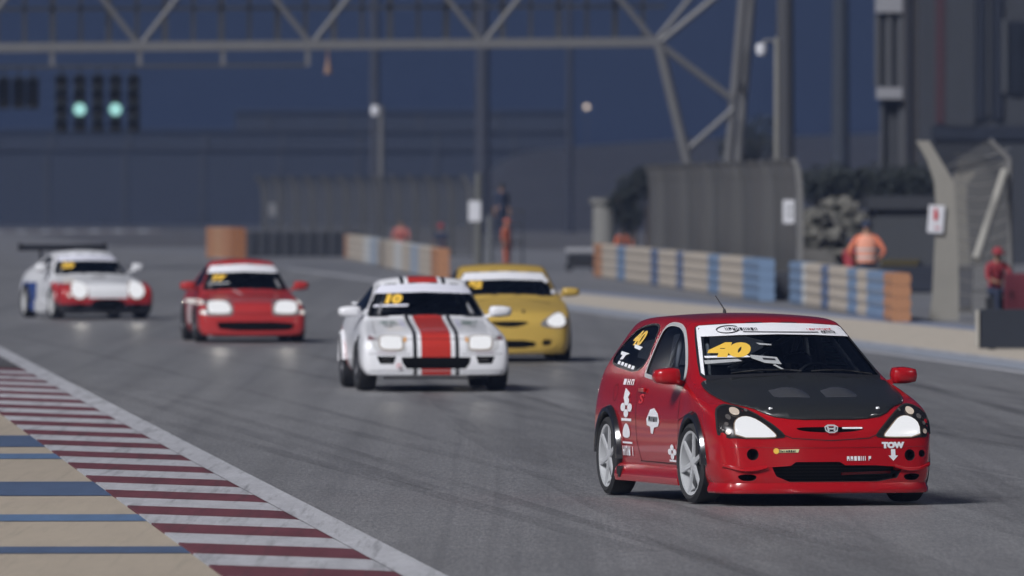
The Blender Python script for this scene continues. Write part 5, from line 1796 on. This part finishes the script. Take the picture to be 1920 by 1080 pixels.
    for s in (-1, 1):
        c.line('bonnet_seam', [(s * .70, -.62), (s * .69, -.2), (s * .665, .25), (s * .65, .5)], 'top', plain('seam_grey', (.30, .30, .31), .6), .010)
        MB().box((s * .57, -.71, .37), (.13, .05, .05)).build('fog_lamp', plain('fog_lens', (.42, .40, .36), .2), c.root, None, .008)
    MB().lathe([(-.008, .022), (0, .030), (.008, .022)], 'y', (-.44, -.895, .30), 14).build('tow_hook', M_REDV, c.root, 40)
    MB().prism(chaikin([(-.62, -.80), (0, -.93), (.62, -.80), (.60, -.6), (-.60, -.6)], 1), lambda u, v, d: (u, v, d), .150, .172).build('front_splitter', M_DARK, c.root)
    # two air ducts on the bonnet
    for s in (-1, 1):
        c.patch('bonnet_vent', [(s * .30, -.02), (s * .48, -.02), (s * .48, .04), (s * .30, .04)][::s], 'top', plain('vent_grey', (.25, .25, .26), .5), off=.004)
    # boot spoiler and tail
    MB().box((0, 3.22, 1.00), (1.40, .16, .03)).box((-.5, 3.22, .95), (.04, .12, .10)).box((.5, 3.22, .95), (.04, .12, .10)).build('boot_spoiler', pt.m, c.root, None, .008)
    seat(c, .36, 1.45, M_SEAT)
    cage(c, 1.1, 1.9, 1.19, .46, .9, M_CAGE)
    dashboard(c, .78, 1.0, .5, .80, .60, M_CABIN)
    add_wheels(c, wh, .31, .225, .215, 5, R(3), M_TYRE, M_RIMD, M_DISC)
    MB().box((0, 1.25, .22), (1.2, 3.6, .05)).build('floor_pan', M_SEAM, c.root)
    return c

def build_yellow():
    yel = carpaint('yellow_paint', (.50, .335, .075))
    st = scaled(civic_stations(), .985, 1.0, 1.0, lambda z: z * .945)
    # lower, longer roof line than the hatchback: drop the tail
    st2 = []
    for k, (y, pc, cr, w, z, dy) in enumerate(st):
        if y > 2.0:
            z = tuple(z[:5]) + (z[5] - .10 * min(1, (y - 2.0) / .9),)
        st2.append((y, pc, cr, w, z, dy))
    c = Car('race_car', st2, 2, place(950, 679), R(3.0), yel.m, M_DARK,
            'yellow coupe race car half hidden behind the white striped coupe', 'car', 'race cars on the track')
    k = .945
    ws = smoothpoly([(-.645, .955 * k), (0, .985 * k), (.645, .955 * k), (.658, .975 * k), (.565, 1.255 * k), (.535, 1.280 * k), (0, 1.305 * k), (-.535, 1.280 * k), (-.565, 1.255 * k), (-.658, .975 * k)], 1)
    sw = smoothpoly([(.78, .93), (1.2, 1.22), (1.7, 1.245), (2.2, 1.20), (2.5, 1.05), (2.3, .96)], 1)
    rw = smoothpoly([(-.5, .98), (.5, .98), (.45, 1.12), (-.45, 1.12)], 1)
    cav = cavity([(.54, .5), (.58, .81), (1.10, 1.225), (1.6, 1.255), (2.3, 1.215), (2.75, .98), (2.8, .5)], .68, .50, .89, 1.26)
    wh = ((-.765, 0, 1), (.765, 0, 1), (-.765, 2.575, 0), (.765, 2.575, 0))
    c.cut_front('air_intake', smoothpoly([(-.36, .30), (-.36, .19), (.36, .19), (.36, .30)], 1), -2, -.66)
    c.cut_front('air_intake', smoothpoly([(-.30, .555), (-.16, .49), (0, .475), (.16, .49), (.30, .555), (0, .565)], 1), -2, -.70)
    for s in (-1, 1):
        c.cut_front('air_intake', smoothpoly([(s * .45, .30), (s * .45, .225), (s * .56, .225), (s * .60, .30)][::s], 2), -2, -.58)
    g, b, n = fill_car(c, ws, [sw], rw, cav, wh, .305, [(-.555, 1.265 * k), (-.53, 1.280 * k), (0, 1.303 * k), (.53, 1.280 * k), (.555, 1.265 * k), (.588, 1.17 * k), (0, 1.19 * k), (-.588, 1.17 * k)], M_WHITE, '32', (-.43, 1.045, .12), cw=1.3)
    for s in (-1, 1):
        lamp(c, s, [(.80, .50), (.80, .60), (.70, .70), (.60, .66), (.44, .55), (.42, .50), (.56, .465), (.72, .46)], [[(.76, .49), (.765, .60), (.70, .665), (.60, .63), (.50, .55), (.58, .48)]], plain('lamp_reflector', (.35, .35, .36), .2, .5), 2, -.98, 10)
        c.ring('fog_lamp_trim', circle2(s * .535, .265, .105, 18, .075), 'front', yel.m, .03, off=.012)
        mirror_part(c, s, s * .935, .80, .95, yel.m, M_MIRR, (.23, .15, .12), .06)
        c.patch('sticker', circle2(s * .575, 1.11, .035, 12), 'front', M_WHITE, g, .006, .03)  # white disc paints a floodlight reflection on the windscreen pillar
        c.patch('sticker', circle2(s * .668, .955, .035, 12), 'front', M_WHITE, off=.006, step=.03)  # second painted floodlight reflection, at the foot of the pillar
    c.line('bonnet_seam', [(-.60, .80), (-.2, .875), (.2, .875), (.60, .80)], 'front', M_SEAM, .006)
    c.patch('bonnet_badge', circle2(.20, .69, .022, 10), 'front', M_SEAM, off=.006, step=.03)
    MB().prism(chaikin([(-.66, -.70), (0, -.86), (.66, -.70), (.64, -.5), (-.64, -.5)], 1), lambda u, v, d: (u, v, d), .085, .10).build('front_lip', M_DARK, c.root)
    seat(c, .36, 1.25, M_SEAT)
    cage(c, .95, 1.75, 1.21, .48, .9, M_CAGE)
    dashboard(c, .56, .82, .55, .87, .62, M_CABIN)
    add_wheels(c, wh, .305, .215, .215, 5, R(2), M_TYRE, M_RIMD, M_DISC)
    MB().box((0, 1.25, .16), (1.2, 3.6, .05)).build('floor_pan', M_SEAM, c.root)
    return c

def build_red_coupe():
    red = carpaint('bright_red_paint', (.42, .035, .035))
    zf = lambda z: (.13 + (z - .205) * 1.0) if z < .40 else .325 + (z - .40) * 1.075
    st = scaled(coupe_stations(), .955, .975, 1.0, zf)
    c = Car('race_car', st, 2, place(466, 643), R(6.0), red.m, M_DARK,
            'bright red small coupe race car with white sun strip, behind the white striped coupe', 'car', 'race cars on the track', .7, .15)
    ws = smoothpoly([(-.635, .802), (0, .828), (.635, .802), (.645, .82), (.53, 1.15), (.485, 1.18), (0, 1.208), (-.485, 1.18), (-.53, 1.15), (-.645, .82)], 1)
    sw = smoothpoly([(.92, .83), (1.26, 1.14), (1.62, 1.175), (1.85, 1.12), (1.95, .90)], 1)
    rw = smoothpoly([(-.45, .95), (.45, .95), (.42, 1.10), (-.42, 1.10)], 1)
    cav = cavity([(.70, .45), (.74, .74), (1.25, 1.145), (1.65, 1.19), (2.1, 1.11), (2.6, .92), (2.7, .45)], .63, .455, .79, 1.19)
    wh = ((-.755, 0, 1), (.755, 0, 1), (-.755, 2.37, 0), (.755, 2.37, 0))
    c.cut_front('air_intake', smoothpoly([(-.56, .325), (-.56, .30), (-.50, .185), (.50, .185), (.64, .215), (.64, .325)], 1), -2, -.66)
    g, b, n = fill_car(c, ws, [sw], rw, cav, wh, .295, [(-.51, 1.158), (-.48, 1.178), (0, 1.205), (.48, 1.178), (.51, 1.158), (.555, 1.065), (0, 1.085), (-.555, 1.065)], M_WHITE, '77', (-.42, .985, .115), cw=1.42)
    c.patch('sticker', [(-.56, .915), (-.24, .925), (-.25, .90), (-.57, .89)], 'front', M_GREYV, g, .006)
    for s in (-1, 1):
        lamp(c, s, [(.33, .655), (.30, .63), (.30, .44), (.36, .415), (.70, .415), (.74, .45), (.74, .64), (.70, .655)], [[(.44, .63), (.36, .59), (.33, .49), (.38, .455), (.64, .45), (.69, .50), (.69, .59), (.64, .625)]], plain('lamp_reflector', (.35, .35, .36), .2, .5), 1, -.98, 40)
        c.patch('parking_lamp', smoothpoly([(s * .73, .655), (s * .83, .655), (s * .83, .585), (s * .73, .585)][::s], 1), 'front', M_LAMPW, off=.014, step=.04)
        c.patch('fog_lamp', circle2(s * .77, .47, .035, 12), 'front', M_LAMPW, off=.010, step=.03)
        mirror_part(c, s, s * .89, .78, .87, red.m, M_MIRR, (.22, .15, .14), .08)
        c.patch('sticker', [(1.0, .62), (1.75, .62), (1.75, .28), (1.0, .28)], 'right' if s < 0 else 'left', plain('pale_panel', (.60, .50, .50), .4), off=.006, step=.1)
        c.line('door_seam', [(.70, .28), (.68, .55), (.82, .84)], 'right' if s < 0 else 'left', M_SEAM, .008)
    c.line('bumper_seam', [(-.35, .46), (0, .45), (.35, .46)], 'front', M_SEAM, .008)
    c.patch('sticker', [(-.22, .80), (-.17, .80), (-.08, .73), (-.12, .73)], 'front', plain('faded_pink', (.6, .35, .35), .5), off=.006, step=.03)
    MB().prism(chaikin([(-.62, -.76), (0, -.88), (.62, -.76), (.6, -.5), (-.6, -.5)], 1), lambda u, v, d: (u, v, d), .085, .125).build('front_lip', plain('lip_maroon', (.06, .012, .016), .4), c.root)
    seat(c, .34, 1.40, M_SEAT)
    cage(c, 1.08, 1.80, 1.13, .45, .84, M_CAGE)
    dashboard(c, .78, 1.0, .46, .74, .58, M_CABIN)
    add_wheels(c, wh, .295, .20, .205, 5, R(2), M_TYRE, M_RIMD, M_DISC)
    MB().box((0, 1.2, .17), (1.15, 3.4, .05)).build('floor_pan', M_SEAM, c.root)
    return c

def build_rear_white():
    white = (.76, .76, .78)
    pt = carpaint('white_red_blue_paint', white)
    col = pt.p.inputs['Base Color'].links[0].from_socket
    xyz = pt.sep(pt.coord())
    ax = pt.math('ABSOLUTE', xyz[0])
    # red corners of the nose outside the bonnet, down to the bumper
    f1 = pt.math('MULTIPLY', pt.math('GREATER_THAN', ax, pt.math('ADD', pt.math('MULTIPLY', xyz[1], .25), .58)), pt.math('LESS_THAN', xyz[1], -.18))
    f1 = pt.math('MULTIPLY', f1, pt.math('LESS_THAN', xyz[2], .66))
    col = pt.mix(f1, col, (.40, .03, .03))
    f2 = pt.math('LESS_THAN', xyz[2], .385)
    f2 = pt.math('MULTIPLY', f2, pt.math('LESS_THAN', xyz[1], -.2))
    col = pt.mix(f2, col, (.34, .025, .03))
    f4 = pt.math('MULTIPLY', pt.math('LESS_THAN', xyz[2], .275), pt.math('LESS_THAN', xyz[1], -.2))
    col = pt.mix(f4, col, (.012, .012, .016))
    # blue rear quarter
    f3 = pt.math('MULTIPLY', pt.math('GREATER_THAN', xyz[1], 1.55), pt.math('LESS_THAN', xyz[2], .66))
    f3 = pt.math('MULTIPLY', f3, pt.math('LESS_THAN', xyz[1], 2.75))
    col = pt.mix(f3, col, (.03, .07, .26))
    pt.base(col)
    zf = lambda z: z * .965 if z > .3 else .12 + (z - .205) * 1.75
    st = scaled(coupe_stations(), 1.0, 1.0, 1.0, zf)
    c = Car('race_car', st, 2, place(185, 599), R(14.0), pt.m, M_DARK,
            'white sports car with red nose corners and black rear wing, last of the pack', 'car', 'race cars on the track', .7, .1)
    ws = smoothpoly([(-.655, .812), (0, .836), (.655, .812), (.665, .83), (.54, 1.125), (.495, 1.155), (0, 1.178), (-.495, 1.155), (-.54, 1.125), (-.665, .83)], 1)
    sw = smoothpoly([(.95, .83), (1.30, 1.10), (1.70, 1.14), (2.0, 1.08), (2.1, .86)], 1)
    rw = smoothpoly([(-.5, .92), (.5, .92), (.45, 1.08), (-.45, 1.08)], 1)
    cav = cavity([(.72, .45), (.76, .75), (1.28, 1.105), (1.7, 1.15), (2.2, 1.08), (2.7, .90), (2.8, .45)], .66, .47, .80, 1.15)
    wh = ((-.785, 0, 1), (.785, 0, 1), (-.80, 2.43, 0), (.80, 2.43, 0))
    c.cut_front('air_intake', smoothpoly([(-.32, .37), (-.30, .17), (.30, .17), (.32, .37)], 1), -2, -.66)
    for s in (-1, 1):
        c.cut_front('air_intake', smoothpoly([(s * .44, .29), (s * .44, .20), (s * .66, .21), (s * .68, .28)][::s], 1), -2, -.60)
    g, b, n = fill_car(c, ws, [sw], rw, cav, wh, .30, [(-.52, 1.133), (-.49, 1.153), (0, 1.175), (.49, 1.153), (.52, 1.133), (.562, 1.045), (0, 1.062), (-.562, 1.045)], plain('pale_banner', (.7, .7, .78), .4), '39', (-.42, .965, .13), cw=1.45)
    for s in (-1, 1):
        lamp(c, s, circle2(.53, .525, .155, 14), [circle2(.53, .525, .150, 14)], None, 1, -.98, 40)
        mirror_part(c, s, s * .91, .84, .93, pt.m, M_MIRR, (.20, .15, .16), .08)
        flare(c, s, 0, .315, .302, .79, .90, plain('flare_red', (.40, .03, .03), .3), 70 if s else 0, 176, .04)
        c.line('door_seam', [(.72, .28), (.70, .55), (.86, .84)], 'right' if s < 0 else 'left', M_SEAM, .01)
    c.patch('fog_lamp', circle2(-.715, .44, .035, 12), 'front', M_LAMPW, off=.010, step=.03)
    c.patch('bonnet_vent', smoothpoly([(-.10, .06), (.16, .06), (.16, .20), (-.10, .20)], 1), 'top', plain('vent_brown', (.08, .06, .06), .6), off=.006)
    # rear wing
    wg = MB()
    prof = [(3.06, 1.250), (3.12, 1.285), (3.28, 1.31), (3.46, 1.345), (3.46, 1.325), (3.30, 1.265), (3.14, 1.235)]
    for x in (-.80, .80):
        wg.v += [(x, y, z) for y, z in prof]
    wg.f += [tuple(range(7)), tuple(range(7, 14))] + [(i, (i + 1) % 7, 7 + (i + 1) % 7, 7 + i) for i in range(7)]
    wing = wg.build('rear_wing', M_DARK, c.root, 30)
    for s in (-1, 1):
        MB().box((s * .805, 3.26, 1.30), (.012, .36, .14)).build('wing_end_plate', M_DARK, wing, None, .004)
        MB().bar((s * .42, 3.12, .80), (s * .42, 3.26, 1.30), .03, .10).build('wing_strut', M_DARK, wing)
    MB().prism(chaikin([(-.84, -.62), (-.6, -.82), (0, -.96), (.6, -.82), (.84, -.62), (.8, -.4), (-.8, -.4)], 1), lambda u, v, d: (u, v, d), .095, .145).build('front_splitter', M_DARK, c.root)
    # white side skirt of the flank
    for s in (-1, 1):
        MB().prism(chaikin([(.36, .12), (2.1, .12), (2.05, .34), (.42, .34)], 1), lambda u, v, d: (s * d, u, v), .80, .885).build('side_skirt', pt.m, c.root, 30)
        for k, (yy, zz, rr) in enumerate(((1.3, 1.0, .05), (1.62, .98, .05), (1.95, .96, .04))):
            c.patch('sticker', circle2(yy, zz, rr, 12), 'right' if s < 0 else 'left', M_WHITE, off=.006, step=.04)
    seat(c, .36, 1.45, M_SEAT)
    cage(c, 1.1, 1.9, 1.09, .46, .83, M_CAGE)
    dashboard(c, .78, 1.0, .5, .80, .60, M_CABIN)
    add_wheels(c, wh, .30, .235, .21, 5, R(2), M_TYRE, plain('rim_white', (.6, .6, .6), .4), M_DISC)
    MB().box((0, 1.25, .17), (1.2, 3.6, .05)).build('floor_pan', M_SEAM, c.root)
    return c

civic = build_civic()
coupe = build_white_coupe()
yellow = build_yellow()
redc = build_red_coupe()
last = build_rear_white()

def put_driver(c, x, y, z, suit, helm, label):
    o = sit_person(suit, helm)
    o['label'] = label; o['category'] = 'person'; o['group'] = 'drivers in the race cars'
    rz = c.root.rotation_euler.z
    o.rotation_euler = (0, 0, rz)
    o.location = Vector(c.root.location) + Matrix.Rotation(rz, 3, 'Z') @ Vector((x, y, z))
    o.scale = (.92, .92, .92)
SUIT = plain('race_suit', (.05, .05, .07), .8)
put_driver(civic, .34, 1.42, -.13, SUIT, plain('helmet_dark', (.05, .05, .06), .25, coat=.6), 'driver in dark suit and helmet behind the windscreen of the red hatchback')
put_driver(coupe, .34, 1.62, -.20, SUIT, plain('helmet_navy', (.03, .035, .06), .2, coat=.8), 'helmeted driver behind the windscreen of the white striped coupe')
put_driver(yellow, .34, 1.42, -.18, SUIT, plain('helmet_grey', (.20, .20, .22), .25, coat=.8), 'helmeted driver behind the windscreen of the yellow car')
# ------------------------------------------------------------------ marshals
M_ORV = plain('vest_orange', (.72, .20, .10), .7)
M_PEACH = plain('vest_peach', (.78, .33, .22), .7)
M_ORT = plain('overall_orange', (.52, .13, .06), .8)
M_RED = plain('overall_red', (.30, .03, .04), .8)
M_NAVY = plain('cloth_navy', (.025, .035, .07), .8)
M_GRY = plain('cloth_grey', (.25, .25, .27), .8)
G = 'marshals beside the track'
person('marshal in a peach and orange vest standing behind the near barrier with hands on hips', gat(1625, 224), R(180), 'hips', M_ORV, M_NAVY, M_NAVY, M_PEACH, G, 1.0)
person('marshal in dark red stooping just left of the one in the peach vest', gat(1592, 226), R(150), 'lean', M_RED, M_RED, M_NAVY, None, G, .80)
person('marshal in orange seated beside the concrete column behind the long barrier', gat(1168, 326), R(10), 'sit', M_ORT, M_ORT, M_NAVY, None, G, 1.0)
person('marshal in orange overalls standing in front of the steel platform', gat(950, 330), R(60), 'stand', M_ORT, M_ORT, M_ORT, None, G, .86)
o = person('person in dark blue standing on the steel platform', gat(940, 335.2), R(30), 'stand', M_NAVY, M_NAVY, M_DARK, None, G, .96); o.location.z = .87
person('marshal in pale red seated behind the far pale barrier', gat(752, 372), R(0), 'sit', plain('overall_pink', (.45, .14, .12), .8), M_ORT, None, None, G, 1.05)
person('dark clothed marshal with a red cap at the end of the pale barrier', gat(829, 322), R(-20), 'lean', M_NAVY, M_NAVY, M_RED, None, G, .80)
person('marshal in red crouching beside the red cabinet at the right edge', gat(1866, 211), R(20), 'sit', M_RED, M_NAVY, M_RED, None, G, .98)
st = MB().cyl((0, 0, 0), (0, 0, .40), .16, .18, 14).build('stool', M_DARK, None, 40); st.location = gat(1168, 326.05); tag(st, 'low dark stool under the orange marshal by the concrete column', 'stool', 'stools of the marshals')
st = MB().cyl((0, 0, 0), (0, 0, .42), .16, .18, 14).build('stool', M_DARK, None, 40); st.location = gat(752, 372.05); tag(st, 'low dark stool under the pale red marshal behind the far barrier', 'stool', 'stools of the marshals')
st = MB().cyl((0, 0, 0), (0, 0, .39), .16, .18, 14).build('stool', M_DARK, None, 40); st.location = gat(1866, 211.05); tag(st, 'low dark stool under the red marshal at the right edge', 'stool', 'stools of the marshals')

# ------------------------------------------------------------------ night air over the circuit
hz = MB().box((0, 520, 14.0), (2400, 1300, 34.0)).build('haze', bpy.data.materials.new('haze_air'))
hz['kind'] = 'stuff'
hm = hz.data.materials[0]; hm.use_nodes = True
hn = hm.node_tree; hn.nodes.clear()
ho = hn.nodes.new('ShaderNodeOutputMaterial'); pv = hn.nodes.new('ShaderNodeVolumePrincipled')
pv.inputs['Color'].default_value = (.40, .55, 1.0, 1)
pv.inputs['Density'].default_value = .00019
hn.links.new(pv.outputs[0], ho.inputs['Volume'])
